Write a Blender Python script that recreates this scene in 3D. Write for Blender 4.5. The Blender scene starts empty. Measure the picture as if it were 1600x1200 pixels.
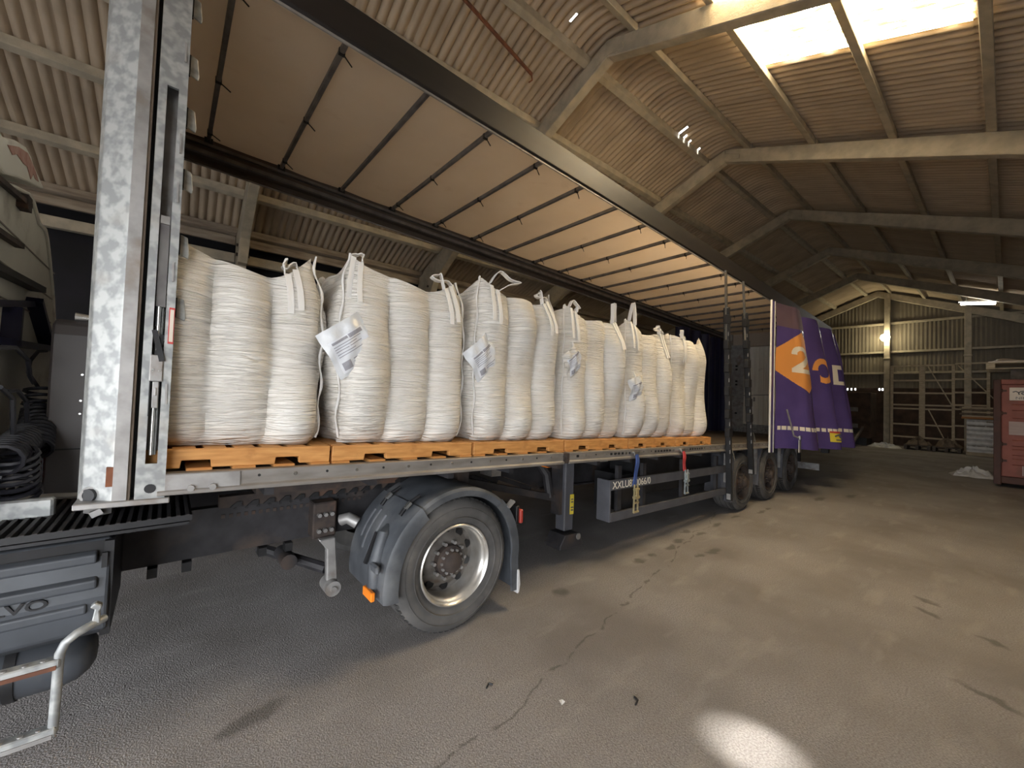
import bpy, bmesh, math, random
from mathutils import Vector, Matrix
C = bpy.context.scene.collection
S = bpy.context.scene
R = math.radians
PSI = R(-1.333)            # the shed stands turned a little against the lorry
SL = -0.031                # the trailer bed falls towards its rear
sin, cos, pi = math.sin, math.cos, math.pi

# ------------------------------------------------------------------ camera
yaw, pitch, roll = R(49.566), R(1.661), R(-1.917)
fw = Vector((cos(yaw)*cos(pitch), sin(yaw)*cos(pitch), sin(pitch)))
rt = Vector((sin(yaw), -cos(yaw), 0)); dn = fw.cross(rt)
r2 = rt*cos(roll) + dn*sin(roll); d2 = -rt*sin(roll) + dn*cos(roll)
cam = bpy.data.cameras.new('camera'); co = bpy.data.objects.new('camera', cam); C.objects.link(co)
m = Matrix.Identity(4)
for i in range(3):
    m[i][0] = r2[i]; m[i][1] = -d2[i]; m[i][2] = -fw[i]
m.translation = Vector((0, 0, 1.82)); co.matrix_world = m
cam.sensor_width = 36; cam.lens = 629.8/1600*36; cam.clip_start = 0.05; cam.clip_end = 300
S.camera = co
# ------------------------------------------------------------------ light
SKY = 7.2; SKYLIGHT = 42.0
w = bpy.data.worlds.new('World'); S.world = w; w.use_nodes = True
bg = w.node_tree.nodes['Background']; bg.inputs[0].default_value = (0.93, 0.96, 1.0, 1); bg.inputs[1].default_value = SKY
S.view_settings.view_transform = 'Standard'; S.view_settings.look = 'None'
S.view_settings.exposure = 0.92; S.view_settings.gamma = 1.0; S.view_settings.use_curve_mapping = False
def Bw(u, v, z): return Vector((u*cos(PSI)-v*sin(PSI), u*sin(PSI)+v*cos(PSI), z))
DOOR = (-9.0, -2.6, 5.2, 3.2)      # open front gateway: u, v0, v1, height
SIDE = (-8.6, -1.2, 3.3)              # open doorway in the right-hand long wall, behind the camera: u0, u1, height
def arealight(name, pos, rot, sx, sy, power, col, portal=False):
    l = bpy.data.lights.new(name, 'AREA'); l.shape = 'RECTANGLE'; l.size = sx; l.size_y = sy
    l.energy = power; l.color = col; l.cycles.is_portal = portal
    o = bpy.data.objects.new(name, l); C.objects.link(o); o.location = pos; o.rotation_euler = rot; return o
arealight('gateway_daylight_portal', Bw(DOOR[0]-0.05, (DOOR[1]+DOOR[2])/2, DOOR[3]/2), (0, R(-90), PSI), DOOR[3], DOOR[2]-DOOR[1], 1, (1, 1, 1), True)

arealight('side_door_daylight_portal', Bw((SIDE[0]+SIDE[1])/2, -3.2, SIDE[2]/2), (R(90), 0, PSI), SIDE[1]-SIDE[0], SIDE[2], 1, (1, 1, 1), True)
# ------------------------------------------------------------------ materials
sun = bpy.data.lights.new('sun', 'SUN'); sun.energy = 20; sun.angle = R(3.4); sun.color = (1, .95, .86)
so = bpy.data.objects.new('sun', sun); C.objects.link(so)
so.rotation_euler = Vector((1.0, -1.62, 6.15)).to_track_quat('Z', 'Y').to_euler()     # high over the roof; a hole in it lets one patch reach the floor
MATS = {}
def nmat(name, c1, c2=None, rough=.6, metal=0., scale=6., stretch=(1, 1, 1), bump=0., bscale=None, bstretch=None, lo=.35, hi=.65, detail=5., c3=None, s3=1.5, lo3=.55, hi3=.7, bdist=.01, coords='Object', spec=.5, emit=0):
    mt = bpy.data.materials.new(name); mt.use_nodes = True; nt = mt.node_tree; N = nt.nodes; L = nt.links
    b = N['Principled BSDF']; b.inputs['Roughness'].default_value = rough; b.inputs['Metallic'].default_value = metal
    b.inputs['Specular IOR Level'].default_value = spec
    tc = N.new('ShaderNodeTexCoord')
    def noise(sc, st, det=detail):
        mp = N.new('ShaderNodeMapping'); mp.inputs['Scale'].default_value = st; L.new(tc.outputs[coords], mp.inputs[0])
        n = N.new('ShaderNodeTexNoise'); n.inputs['Scale'].default_value = sc; n.inputs['Detail'].default_value = det
        L.new(mp.outputs[0], n.inputs['Vector']); return n
    def ramp(n, lo, hi):
        r = N.new('ShaderNodeMapRange'); r.inputs[1].default_value = lo; r.inputs[2].default_value = hi; L.new(n.outputs[0], r.inputs[0]); return r
    def mix(f, a, bcol):
        x = N.new('ShaderNodeMix'); x.data_type = 'RGBA'; L.new(f.outputs[0], x.inputs[0])
        for s, val in ((6, a), (7, bcol)):
            if isinstance(val, tuple): x.inputs[s].default_value = (*val, 1)
            else: L.new(val, x.inputs[s])
        return x.outputs[2]
    col = c1
    if c2: col = mix(ramp(noise(scale, stretch), lo, hi), c1, c2)
    if c3: col = mix(ramp(noise(s3, (1, 1, 1)), lo3, hi3), col, c3)
    if isinstance(col, tuple): b.inputs['Base Color'].default_value = (*col, 1)
    else: L.new(col, b.inputs['Base Color'])
    if bump:
        bn = N.new('ShaderNodeBump'); bn.inputs['Strength'].default_value = bump; bn.inputs['Distance'].default_value = bdist
        L.new(noise(bscale or scale, bstretch or stretch).outputs[0], bn.inputs['Height']); L.new(bn.outputs[0], b.inputs['Normal'])
    if emit:
        b.inputs['Emission Strength'].default_value = emit; b.inputs['Emission Color'].default_value = (*c1, 1)
    MATS[name] = mt; return mt
nmat('concrete', (.50, .44, .34), (.37, .33, .26), .85, scale=5, bump=.5, bscale=60, bdist=.006)
nmat('apron', (.10, .10, .10), (.07, .07, .07), .9, scale=1)
nmat('old_timber', (.40, .34, .27), (.22, .17, .13), .8, scale=3, stretch=(.6, 4, 4), bump=.3)
nmat('cement_sheet', (.55, .45, .335), (.47, .38, .28), .85, scale=2.2, stretch=(3, .7, .7), bump=.3, bscale=40, bdist=.005, c3=(.36, .285, .21), s3=.7, lo3=.5, hi3=.75)
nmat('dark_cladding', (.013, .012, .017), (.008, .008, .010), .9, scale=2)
nmat('gable_cladding', (.19, .165, .13), (.155, .135, .105), .9, scale=1.5, stretch=(1, 2, .5), c3=(.12, .10, .08), s3=.6)
nmat('brown_wall', (.085, .05, .035), (.045, .03, .022), .9, scale=3)
nmat('rust', (.23, .085, .04), (.12, .05, .03), .9, scale=9)
nmat('galvanised', (.30, .31, .31), (.47, .48, .47), .5, .45, scale=18, lo=.42, hi=.6, bump=.05, detail=2, c3=(.40, .37, .33), s3=4, lo3=.6, hi3=.8)
nmat('dull_steel', (.42, .41, .40), (.30, .29, .28), .5, .5, scale=10, c3=(.25, .20, .16), s3=5, lo3=.55, hi3=.75)
nmat('rail_alloy', (.33, .31, .29), (.24, .22, .20), .5, .45, scale=5, stretch=(1, 4, 4), c3=(.34, .26, .20), s3=2.3, lo3=.6, hi3=.75)
nmat('bright_steel', (.72, .72, .70), (.6, .6, .58), .25, .9, scale=10)
nmat('wheel_alloy', (.72, .70, .66), (.55, .52, .47), .33, .75, scale=9)
nmat('disc_grey', (.17, .155, .14), (.10, .09, .08), .7, .2, scale=12, c3=(.12, .08, .055), s3=6)
nmat('dark_steel', (.040, .038, .042), (.022, .021, .023), .6, .1, scale=8, c3=(.075, .055, .045), s3=3)
nmat('black_steel', (.020, .020, .022), (.012, .012, .013), .5, .1, scale=8)
nmat('rusty_frame', (.075, .055, .045), (.04, .032, .03), .8, .1, scale=12, c3=(.13, .07, .045), s3=5)
nmat('outer_rail', (.020, .016, .015), (.013, .011, .011), .45, .0, scale=3, stretch=(.5, 4, 4))
nmat('brown_rail', (.10, .08, .066), (.07, .055, .046), .6, .1, scale=3, stretch=(.5, 4, 4))
nmat('grey_bow', (.20, .19, .18), (.13, .12, .12), .5, .3, scale=8)
nmat('roof_lining', (.75, .67, .57), (.67, .59, .49), .7, scale=1.6, c3=(.58, .48, .38), s3=3.5, lo3=.62, hi3=.8, bump=.05)
nmat('rubber', (.085, .081, .078), (.055, .053, .051), .85, scale=10, c3=(.16, .15, .14), s3=5, lo3=.45, hi3=.75)
nmat('tread_rubber', (.045, .043, .042), (.028, .027, .026), .9, scale=20)
nmat('mudguard', (.085, .093, .105), (.055, .060, .068), .5, scale=7, c3=(.17, .175, .18), s3=3, lo3=.5, hi3=.75, bump=.1)
nmat('cover_plastic', (.065, .072, .084), (.045, .050, .058), .5, scale=5, c3=(.11, .115, .12), s3=6, lo3=.6, hi3=.8, bump=.08)
nmat('cab_white', (.80, .78, .70), (.72, .70, .62), .45, scale=2.5, c3=(.36, .33, .27), s3=3, lo3=.6, hi3=.78)
nmat('scrape', (.42, .20, .16), (.55, .36, .30), .7, scale=14)
nmat('grey_paint', (.075, .065, .064), (.058, .050, .050), .5, scale=3)
nmat('guard_grey', (.095, .097, .112), (.072, .073, .084), .6, scale=6)
nmat('fabric', (.86, .83, .775), (.83, .79, .72), .75, scale=3, stretch=(1, 1, 6))
def creases():
    mt = MATS['fabric']; nt = mt.node_tree; N = nt.nodes; L = nt.links; b = N['Principled BSDF']; tc = N.new('ShaderNodeTexCoord'); hs = []
    for (sc, st, wgt) in ((3.2, (.55, .55, 7.5), 1.0), (6.5, (.6, .6, 8.0), .5)):
        mp = N.new('ShaderNodeMapping'); mp.inputs['Scale'].default_value = st; L.new(tc.outputs['Object'], mp.inputs[0])
        n = N.new('ShaderNodeTexNoise'); n.inputs['Scale'].default_value = sc; n.inputs['Detail'].default_value = 3; n.inputs['Distortion'].default_value = .35; L.new(mp.outputs[0], n.inputs['Vector'])
        x = N.new('ShaderNodeMath'); x.operation = 'SUBTRACT'; L.new(n.outputs[0], x.inputs[0]); x.inputs[1].default_value = .5
        y = N.new('ShaderNodeMath'); y.operation = 'ABSOLUTE'; L.new(x.outputs[0], y.inputs[0])
        z = N.new('ShaderNodeMapRange'); z.interpolation_type = 'SMOOTHERSTEP'; z.inputs[1].default_value = 0; z.inputs[2].default_value = .085; z.inputs[3].default_value = -wgt; z.inputs[4].default_value = 0; L.new(y.outputs[0], z.inputs[0]); hs.append(z)
    ad = N.new('ShaderNodeMath'); ad.operation = 'ADD'; L.new(hs[0].outputs[0], ad.inputs[0]); L.new(hs[1].outputs[0], ad.inputs[1])
    bn = N.new('ShaderNodeBump'); bn.inputs['Strength'].default_value = .75; bn.inputs['Distance'].default_value = .014
    L.new(ad.outputs[0], bn.inputs['Height']); L.new(bn.outputs[0], b.inputs['Normal'])
creases()
nmat('webbing', (.87, .85, .82), None, .8, scale=30, bump=.2)
nmat('poly_film', (.80, .82, .84), (.70, .72, .74), .25, scale=12, bump=.6, bscale=14, bdist=.01)
nmat('paper', (.84, .86, .90), (.78, .80, .84), .6, scale=20)
nmat('print_grey', (.36, .36, .40), None, .6)
nmat('ink', (.10, .10, .12), None, .7)
nmat('pallet_wood', (.66, .33, .105), (.50, .22, .06), .65, scale=5, stretch=(1.2, 9, 9), bump=.15, c3=(.36, .15, .04), s3=6, lo3=.66, hi3=.78)
nmat('pallet_wood_dark', (.42, .19, .06), (.30, .13, .04), .7, scale=5, stretch=(1.2, 9, 9), bump=.15)
nmat('grey_wood', (.52, .44, .32), (.40, .33, .23), .8, scale=6, stretch=(1, 1, 4))
nmat('deck_ply', (.085, .068, .055), (.055, .045, .038), .7, scale=4, stretch=(1, 6, 6), c3=(.12, .10, .085), s3=4)
nmat('orange_lens', (.95, .26, .02), None, .3)
nmat('red_lens', (.45, .05, .03), (.38, .04, .03), .35, scale=10)
nmat('red_plastic', (.55, .06, .05), None, .5)
nmat('yellow_label', (.72, .58, .06), None, .6)
nmat('curtain_purple', (.095, .066, .225), (.080, .055, .19), .22, scale=2, bump=.35, bscale=3, bstretch=(1.5, 1.5, .6), bdist=.03)
nmat('curtain_warm_sheen', (.135, .090, .115), (.105, .07, .10), .45, scale=2)  # the same purple cloth, with warm reflected light painted in as brown
nmat('curtain_navy', (.020, .020, .055), (.014, .014, .038), .35, scale=2)
nmat('print_orange', (.78, .33, .09), None, .4)
nmat('print_white', (.78, .72, .62), None, .4)
nmat('white_edge', (.80, .78, .74), None, .5)
nmat('door_white', (.88, .84, .74), (.82, .76, .65), .5, scale=3, stretch=(4, 4, .5), c3=(.42, .34, .26), s3=4, lo3=.66, hi3=.8)
nmat('strap_blue', (.045, .085, .26), None, .7)
nmat('strap_red', (.60, .06, .06), None, .7)
nmat('brass', (.70, .58, .30), (.55, .48, .30), .35, .7, scale=30)
nmat('zinc', (.62, .68, .68), (.45, .5, .5), .35, .7, scale=30)
nmat('letter_cream', (.80, .76, .66), None, .6)
nmat('container_red', (.31, .095, .07), (.25, .075, .055), .6, scale=4, c3=(.20, .07, .05), s3=2)
nmat('container_dark', (.10, .045, .035), (.07, .035, .03), .7, scale=4)
nmat('container_pale', (.46, .36, .34), (.40, .30, .28), .6, scale=5, stretch=(1, .5, 3))
nmat('sign_white', (.75, .66, .56), (.66, .57, .48), .4, scale=2)
nmat('sack_grey', (.33, .30, .26), (.25, .22, .19), .45, scale=8, bump=.4)
nmat('sack_brown', (.19, .145, .105), (.13, .10, .075), .8, scale=8, bump=.4)
nmat('film_white', (.66, .66, .66), (.50, .50, .50), .3, scale=6, bump=.5)
nmat('tag_grey', (.12, .125, .12), (.09, .09, .09), .6, scale=9)
nmat('hose_black', (.012, .012, .018), None, .5)
nmat('tube_glow', (1, .97, .9), emit=22)
nmat('lamp_glow', (1, .86, .52), emit=40)

def lining_mat():          # thin pale roof sheeting of the trailer: some light comes through it
    mt = MATS['roof_lining']; nt = mt.node_tree; N = nt.nodes; L = nt.links; b = N['Principled BSDF']; out = N['Material Output']
    t = N.new('ShaderNodeBsdfTranslucent'); t.inputs[0].default_value = (.56, .45, .36, 1); x = N.new('ShaderNodeMixShader'); x.inputs[0].default_value = .40
    L.new(b.outputs[0], x.inputs[1]); L.new(t.outputs[0], x.inputs[2]); L.new(x.outputs[0], out.inputs['Surface'])
lining_mat()
def skylight_mat():
    mt = bpy.data.materials.new('skylight_sheet'); mt.use_nodes = True; nt = mt.node_tree; N = nt.nodes; L = nt.links
    b = N['Principled BSDF']; b.inputs['Roughness'].default_value = .6; b.inputs['Base Color'].default_value = (.7, .55, .25, 1)
    tc = N.new('ShaderNodeTexCoord'); mp = N.new('ShaderNodeMapping'); mp.inputs['Scale'].default_value = (6, .8, 1)
    L.new(tc.outputs['Object'], mp.inputs[0]); n = N.new('ShaderNodeTexNoise'); n.inputs['Scale'].default_value = 5; n.inputs['Detail'].default_value = 8
    L.new(mp.outputs[0], n.inputs['Vector'])
    cr = N.new('ShaderNodeValToRGB'); e = cr.color_ramp.elements
    e[0].position = .38; e[0].color = (.05, .028, .006, 1); e[1].position = .70; e[1].color = (1, .94, .79, 1)
    k = e.new(.50); k.color = (.16, .11, .04, 1)
    L.new(n.outputs[0], cr.inputs[0]); L.new(cr.outputs[0], b.inputs['Emission Color']); b.inputs['Emission Strength'].default_value = SKYLIGHT
    return mt
MATS['skylight'] = skylight_mat()

def floor_mat():
    mt = bpy.data.materials.new('rough_concrete_floor'); mt.use_nodes = True; nt = mt.node_tree; N = nt.nodes; L = nt.links
    b = N['Principled BSDF']; b.inputs['Roughness'].default_value = .78
    geo = N.new('ShaderNodeNewGeometry'); P = geo.outputs['Position']
    def noise(sc, det=4, st=(1, 1, 1)):
        mp = N.new('ShaderNodeMapping'); mp.inputs['Scale'].default_value = st; L.new(P, mp.inputs[0])
        n = N.new('ShaderNodeTexNoise'); n.inputs['Scale'].default_value = sc; n.inputs['Detail'].default_value = det; L.new(mp.outputs[0], n.inputs['Vector']); return n
    def mr(o, a, bb, c=0., d=1.):
        r = N.new('ShaderNodeMapRange'); r.inputs[1].default_value = a; r.inputs[2].default_value = bb; r.inputs[3].default_value = c; r.inputs[4].default_value = d
        L.new(o, r.inputs[0]); return r.outputs[0]
    def mix(f, a, c):
        x = N.new('ShaderNodeMix'); x.data_type = 'RGBA'
        if isinstance(f, float): x.inputs[0].default_value = f
        else: L.new(f, x.inputs[0])
        for s, val in ((6, a), (7, c)):
            if isinstance(val, tuple): x.inputs[s].default_value = (*val, 1)
            else: L.new(val, x.inputs[s])
        return x.outputs[2]
    def math_(op, a, bb):
        q = N.new('ShaderNodeMath'); q.operation = op
        for i, val in enumerate((a, bb)):
            if isinstance(val, (int, float)): q.inputs[i].default_value = val
            else: L.new(val, q.inputs[i])
        return q.outputs[0]
    col = mix(mr(noise(90, 3).outputs[0], .38, .62), (.222, .205, .200), (.340, .322, .316))
    col = mix(mr(noise(.8, 5).outputs[0], .4, .62), col, (.205, .188, .178))
    sm = mix(mr(noise(1.6, 6, (1, 3, 1)).outputs[0], .56, .70, 0, .35), col, (.40, .375, .35)); col = sm
    # stains: x, y, half-length, half-width, turn
    ST = [(.44, 2.63, .13, .055, .25), (.33, 2.60, .06, .035, .3), (2.87, 2.58, .07, .05, .2), (5.17, 2.16, .12, .05, 0), (4.89, 2.19, .08, .03, 0), (5.6, 2.73, .09, .035, 0), (5.15, 2.59, .1, .035, 0),
          (4.15, 2.54, .08, .04, 0), (4.42, 2.53, .05, .03, 0), (4.86, 2.53, .09, .035, 0), (5.69, 2.55, .09, .03, 0), (6.31, 2.59, .12, .035, 0), (7.0, 2.58, .10, .03, 0), (7.71, 2.44, .14, .035, 0), (8.04, 2.45, .1, .03, 0), (9.77, 2.10, .22, .05, 0), (10.7, 1.77, .2, .05, 0),
          (5.58, .37, .09, .035, 1.0), (5.26, .33, .09, .035, 1.0), (5.04, -.05, .09, .035, 1.0), (4.06, -.02, .14, .035, 1.15)]
    dn = noise(7, 3).outputs['Color']
    sub = N.new('ShaderNodeVectorMath'); sub.operation = 'MULTIPLY_ADD'; L.new(dn, sub.inputs[0]); sub.inputs[1].default_value = (.16, .16, 0); L.new(P, sub.inputs[2])
    acc = None
    for (x, y, a, bb, t) in ST:
        mp = N.new('ShaderNodeMapping'); mp.vector_type = 'TEXTURE'; mp.inputs['Location'].default_value = (x+.08, y+.08, 0); mp.inputs['Rotation'].default_value = (0, 0, t); mp.inputs['Scale'].default_value = (a*1.5, bb*1.5, 1e3)
        L.new(sub.outputs[0], mp.inputs[0]); ln = N.new('ShaderNodeVectorMath'); ln.operation = 'LENGTH'; L.new(mp.outputs[0], ln.inputs[0])
        v = mr(ln.outputs['Value'], .45, 1.0, 1, 0)
        acc = v if acc is None else math_('MAXIMUM', acc, v)
    col = mix(math_('MULTIPLY', acc, .62), col, (.07, .062, .058))
    # a crack wandering along the lorry
    sx = N.new('ShaderNodeSeparateXYZ'); L.new(P, sx.inputs[0])
    cn = noise(2.2, 6).outputs[0]
    yy = math_('ADD', sx.outputs[1], math_('MULTIPLY', math_('SUBTRACT', cn, .5), .35))
    line = math_('ADD', math_('MULTIPLY', sx.outputs[0], .195), 1.47)
    d = math_('ABSOLUTE', math_('SUBTRACT', yy, line), 0)
    msk = math_('MULTIPLY', mr(d, .004, .014, 1, 0), mr(noise(9, 2).outputs[0], .42, .52))
    col = mix(math_('MULTIPLY', msk, .55), col, (.06, .055, .05))
    L.new(col, b.inputs['Base Color'])
    h = math_('ADD', math_('MULTIPLY', noise(120, 2).outputs[0], 1.0), math_('MULTIPLY', noise(45, 2).outputs[0], .5))
    bn = N.new('ShaderNodeBump'); bn.inputs['Strength'].default_value = .75; bn.inputs['Distance'].default_value = .010
    L.new(h, bn.inputs['Height']); L.new(bn.outputs[0], b.inputs['Normal'])
    return mt
MATS['floor'] = floor_mat()

# ------------------------------------------------------------------ mesh helpers
class MB:
    def __init__(s): s.v = []; s.f = []; s.m = []
    def add(s, vs, fs, mi=0):
        o = len(s.v); s.v += [Vector(p) for p in vs]; s.f += [tuple(i+o for i in f) for f in fs]; s.m += [mi]*len(fs); return s
    def box(s, x0, x1, y0, y1, z0, z1, mi=0):
        return s.add([(x0,y0,z0),(x1,y0,z0),(x1,y1,z0),(x0,y1,z0),(x0,y0,z1),(x1,y0,z1),(x1,y1,z1),(x0,y1,z1)],
                     [(0,3,2,1),(4,5,6,7),(0,1,5,4),(1,2,6,5),(2,3,7,6),(3,0,4,7)], mi)
    def bar(s, a, b, wx, wy, up=(0,0,1), mi=0):
        a = Vector(a); b = Vector(b); d = (b-a).normalized(); up = Vector(up)
        sx = d.cross(up)
        if sx.length < 1e-4: sx = d.cross(Vector((1,0,0)))
        sx.normalize(); sy = sx.cross(d)
        vs = []
        for p in (a, b):
            for i, j in ((-1,-1),(1,-1),(1,1),(-1,1)): vs.append(p + sx*(i*wx/2) + sy*(j*wy/2))
        return s.add(vs, [(3,2,1,0),(4,5,6,7),(0,1,5,4),(1,2,6,5),(2,3,7,6),(3,0,4,7)], mi)
    def prism(s, poly, axis, a, b, mi=0):
        # poly in the two remaining axes (in xyz order), extruded along axis from a to b
        def P(p, t):
            return {'x': (t, p[0], p[1]), 'y': (p[0], t, p[1]), 'z': (p[0], p[1], t)}[axis]
        n = len(poly); vs = [P(p, a) for p in poly] + [P(p, b) for p in poly]
        fs = [tuple(range(n))[::-1], tuple(range(n, 2*n))] + [(i, (i+1) % n, n+(i+1) % n, n+i) for i in range(n)]
        return s.add(vs, fs, mi)
    def tube(s, pts, r, n=8, cap=True, mi=0):
        pts = [Vector(p) for p in pts]; rr = r if isinstance(r, (list, tuple)) else [r]*len(pts)
        t0 = (pts[1]-pts[0]).normalized(); up = Vector((0,0,1)) if abs(t0.z) < .9 else Vector((1,0,0))
        nx = t0.cross(up).normalized(); vs = []; fs = []
        for i, p in enumerate(pts):
            t = (pts[min(i+1, len(pts)-1)]-pts[max(i-1, 0)]).normalized()
            nx = (nx - t*nx.dot(t)).normalized(); ny = t.cross(nx)
            for k in range(n):
                a = 2*pi*k/n; vs.append(p + (nx*cos(a)+ny*sin(a))*rr[i])
        for i in range(len(pts)-1):
            for k in range(n):
                a = i*n+k; b2 = i*n+(k+1) % n; fs.append((a, b2, b2+n, a+n))
        if cap: fs.append(tuple(range(n))[::-1]); fs.append(tuple((len(pts)-1)*n+k for k in range(n)))
        return s.add(vs, fs, mi)
    def cyl(s, a, b, r, n=16, mi=0): return s.tube([a, b], r, n, True, mi)
    def lathe(s, prof, c, axis='y', n=48, mi=0, closed=False):
        vs = []; fs = []; m_ = len(prof)
        for k in range(n):
            a = 2*pi*k/n
            for (r, t) in prof:
                if axis == 'y': vs.append((c[0]+r*cos(a), c[1]+t, c[2]+r*sin(a)))
                elif axis == 'x': vs.append((c[0]+t, c[1]+r*cos(a), c[2]+r*sin(a)))
                else: vs.append((c[0]+r*cos(a), c[1]+r*sin(a), c[2]+t))
        for k in range(n):
            for j in range(m_ if closed else m_-1):
                a = k*m_+j; b2 = k*m_+(j+1) % m_; c2 = ((k+1) % n)*m_+(j+1) % m_; d2_ = ((k+1) % n)*m_+j
                fs.append((a, b2, c2, d2_))
        return s.add(vs, fs, mi)
    def grid(s, fn, nu, nv, mi=0, wrapu=False, matfn=None):
        vs = [fn(i/nu, j/nv) for j in range(nv+1) for i in range(nu+(0 if wrapu else 1))]
        w_ = nu if wrapu else nu+1; o = len(s.v); s.v += [Vector(p) for p in vs]
        for j in range(nv):
            for i in range(nu):
                i2 = (i+1) % w_
                s.f.append((o+j*w_+i, o+j*w_+i2, o+(j+1)*w_+i2, o+(j+1)*w_+i))
                s.m.append(matfn((i+.5)/nu, (j+.5)/nv) if matfn else mi)
        return s
    def sweep(s, loop, path, mi=0):
        # loop: closed profile of (offset along the normal, y); path: list of (x, z, nx, nz)
        n = len(loop); vs = []
        for (x, z, nx, nz) in path:
            for (o, y) in loop: vs.append((x+nx*o, y, z+nz*o))
        fs = []
        for i in range(len(path)-1):
            for k in range(n): fs.append((i*n+k, i*n+(k+1) % n, (i+1)*n+(k+1) % n, (i+1)*n+k))
        fs.append(tuple(range(n))[::-1]); fs.append(tuple((len(path)-1)*n+k for k in range(n)))
        return s.add(vs, fs, mi)
    def shear(s, x0=0.):
        for p in s.v: p.z += SL*(p.x-x0)
        return s
    def tilt(s, about, rotm):
        a = Vector(about)
        s.v = [a + rotm @ (p-a) for p in s.v]; return s
class Root:
    def __init__(s, o, base): s.o = o; s.base = Vector(base)
def mesh_of(name, mb, mats, base, smooth=False, bevel=0., seg=1):
    me = bpy.data.meshes.new(name); me.from_pydata([tuple(p-base) for p in mb.v], [], mb.f)
    for mm in mats: me.materials.append(MATS[mm])
    if len(mats) > 1: me.polygons.foreach_set('material_index', mb.m)
    bm = bmesh.new(); bm.from_mesh(me)
    bmesh.ops.recalc_face_normals(bm, faces=bm.faces)
    if bevel:
        es = [e for e in bm.edges if len(e.link_faces) == 2 and e.calc_face_angle(0) > .5]
        try: bmesh.ops.bevel(bm, geom=es, offset=bevel, segments=seg, affect='EDGES', profile=.5, clamp_overlap=True)
        except Exception: pass
    bm.to_mesh(me); bm.free()
    if smooth:
        me.polygons.foreach_set('use_smooth', [True]*len(me.polygons))
        try: me.set_sharp_from_angle(angle=R(smooth if smooth is not True else 40))
        except Exception: pass
    me.update(); return me
def thing(name, label, cat, base=(0,0,0), B=False, group=None, kind=None):
    o = bpy.data.objects.new(name, None); C.objects.link(o); o.empty_display_size = .2
    o.location = Bw(*base) if B else Vector(base)
    if B: o.rotation_euler = (0, 0, PSI)
    if label: o['label'] = label
    if cat: o['category'] = cat
    if group: o['group'] = group
    if kind: o['kind'] = kind
    return Root(o, base)
def part(root, name, mb, mat, label=None, sub=None, smooth=False, bevel=0., seg=1, kind=None):
    mats = [mat] if isinstance(mat, str) else mat
    o = bpy.data.objects.new(name, mesh_of(name, mb, mats, root.base, smooth, bevel, seg)); C.objects.link(o)
    o.parent = sub if sub else root.o
    if label: o['label'] = label
    if kind: o['kind'] = kind
    return o
def solo(name, label, cat, mb, mat, base=(0,0,0), B=False, group=None, kind=None, smooth=False, bevel=0., seg=1):
    mats = [mat] if isinstance(mat, str) else mat
    base = Vector(base)
    o = bpy.data.objects.new(name, mesh_of(name, mb, mats, base, smooth, bevel, seg)); C.objects.link(o)
    o.location = Bw(*base) if B else base
    if B: o.rotation_euler = (0, 0, PSI)
    for k, v in (('label', label), ('category', cat), ('group', group), ('kind', kind)):
        if v: o[k] = v
    return o
def kids(o): return [c for c in bpy.data.objects if c.parent == o]
def copy_obj(o, parent, loc=None):
    c = o.copy(); C.objects.link(c); c.parent = parent
    if loc is not None: c.location = loc
    return c
def copy_tree(o, loc, label=None):
    c = o.copy(); C.objects.link(c); c.location = loc
    if label: c['label'] = label
    for ch in kids(o):
        d = copy_obj(ch, c)
        for g in kids(ch): copy_obj(g, d)
    return c
def text_mb(txt, size, P0, ex, ey, ext=0.003, bold=False):
    cu = bpy.data.curves.new('lettering', 'FONT'); cu.body = txt; cu.size = size; cu.extrude = ext/2; cu.resolution_u = 3
    if bold: cu.offset = size*.015
    ob = bpy.data.objects.new('lettering', cu); C.objects.link(ob)
    me = bpy.data.meshes.new_from_object(ob.evaluated_get(bpy.context.evaluated_depsgraph_get()))
    P0, ex, ey = Vector(P0), Vector(ex), Vector(ey); ez = ex.cross(ey).normalized()
    mb = MB(); mb.add([P0+ex*p.co.x+ey*p.co.y+ez*p.co.z for p in me.vertices], [tuple(p.vertices) for p in me.polygons])
    bpy.data.objects.remove(ob); bpy.data.meshes.remove(me); return mb
rnd = random.Random(7)

# ================================================================== THE SHED
UB = 27.6; RV = 4.2                                # back gable, ridge line
UF = DOOR[0]; VL, VR = 11.2, -3.0
fl = MB(); fl.add([(-9.3,-3.4,0),(30,-4.2,0),(30,12.5,0),(-9.3,12.5,0)], [(0,1,2,3)])
solo('floor', 'rough worn concrete floor with oil spots and a thin crack', None, fl, 'floor', kind='structure')
ap = MB(); ap.box(-40, -9.3, -30, 30, -.12, -.02); ap.box(-9.3, 30, -30, -3.7, -.12, -.02); solo('trim_2', 'dark asphalt apron outside the gateway', None, ap, 'apron', kind='structure')
def ztop(v): return 7.8-.39*abs(v-RV)             # top of the rafters
def zsheet(v):
    d = v-RV; return 7.985-.39*(math.sqrt(d*d+.30*.30)-.02)
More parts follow.
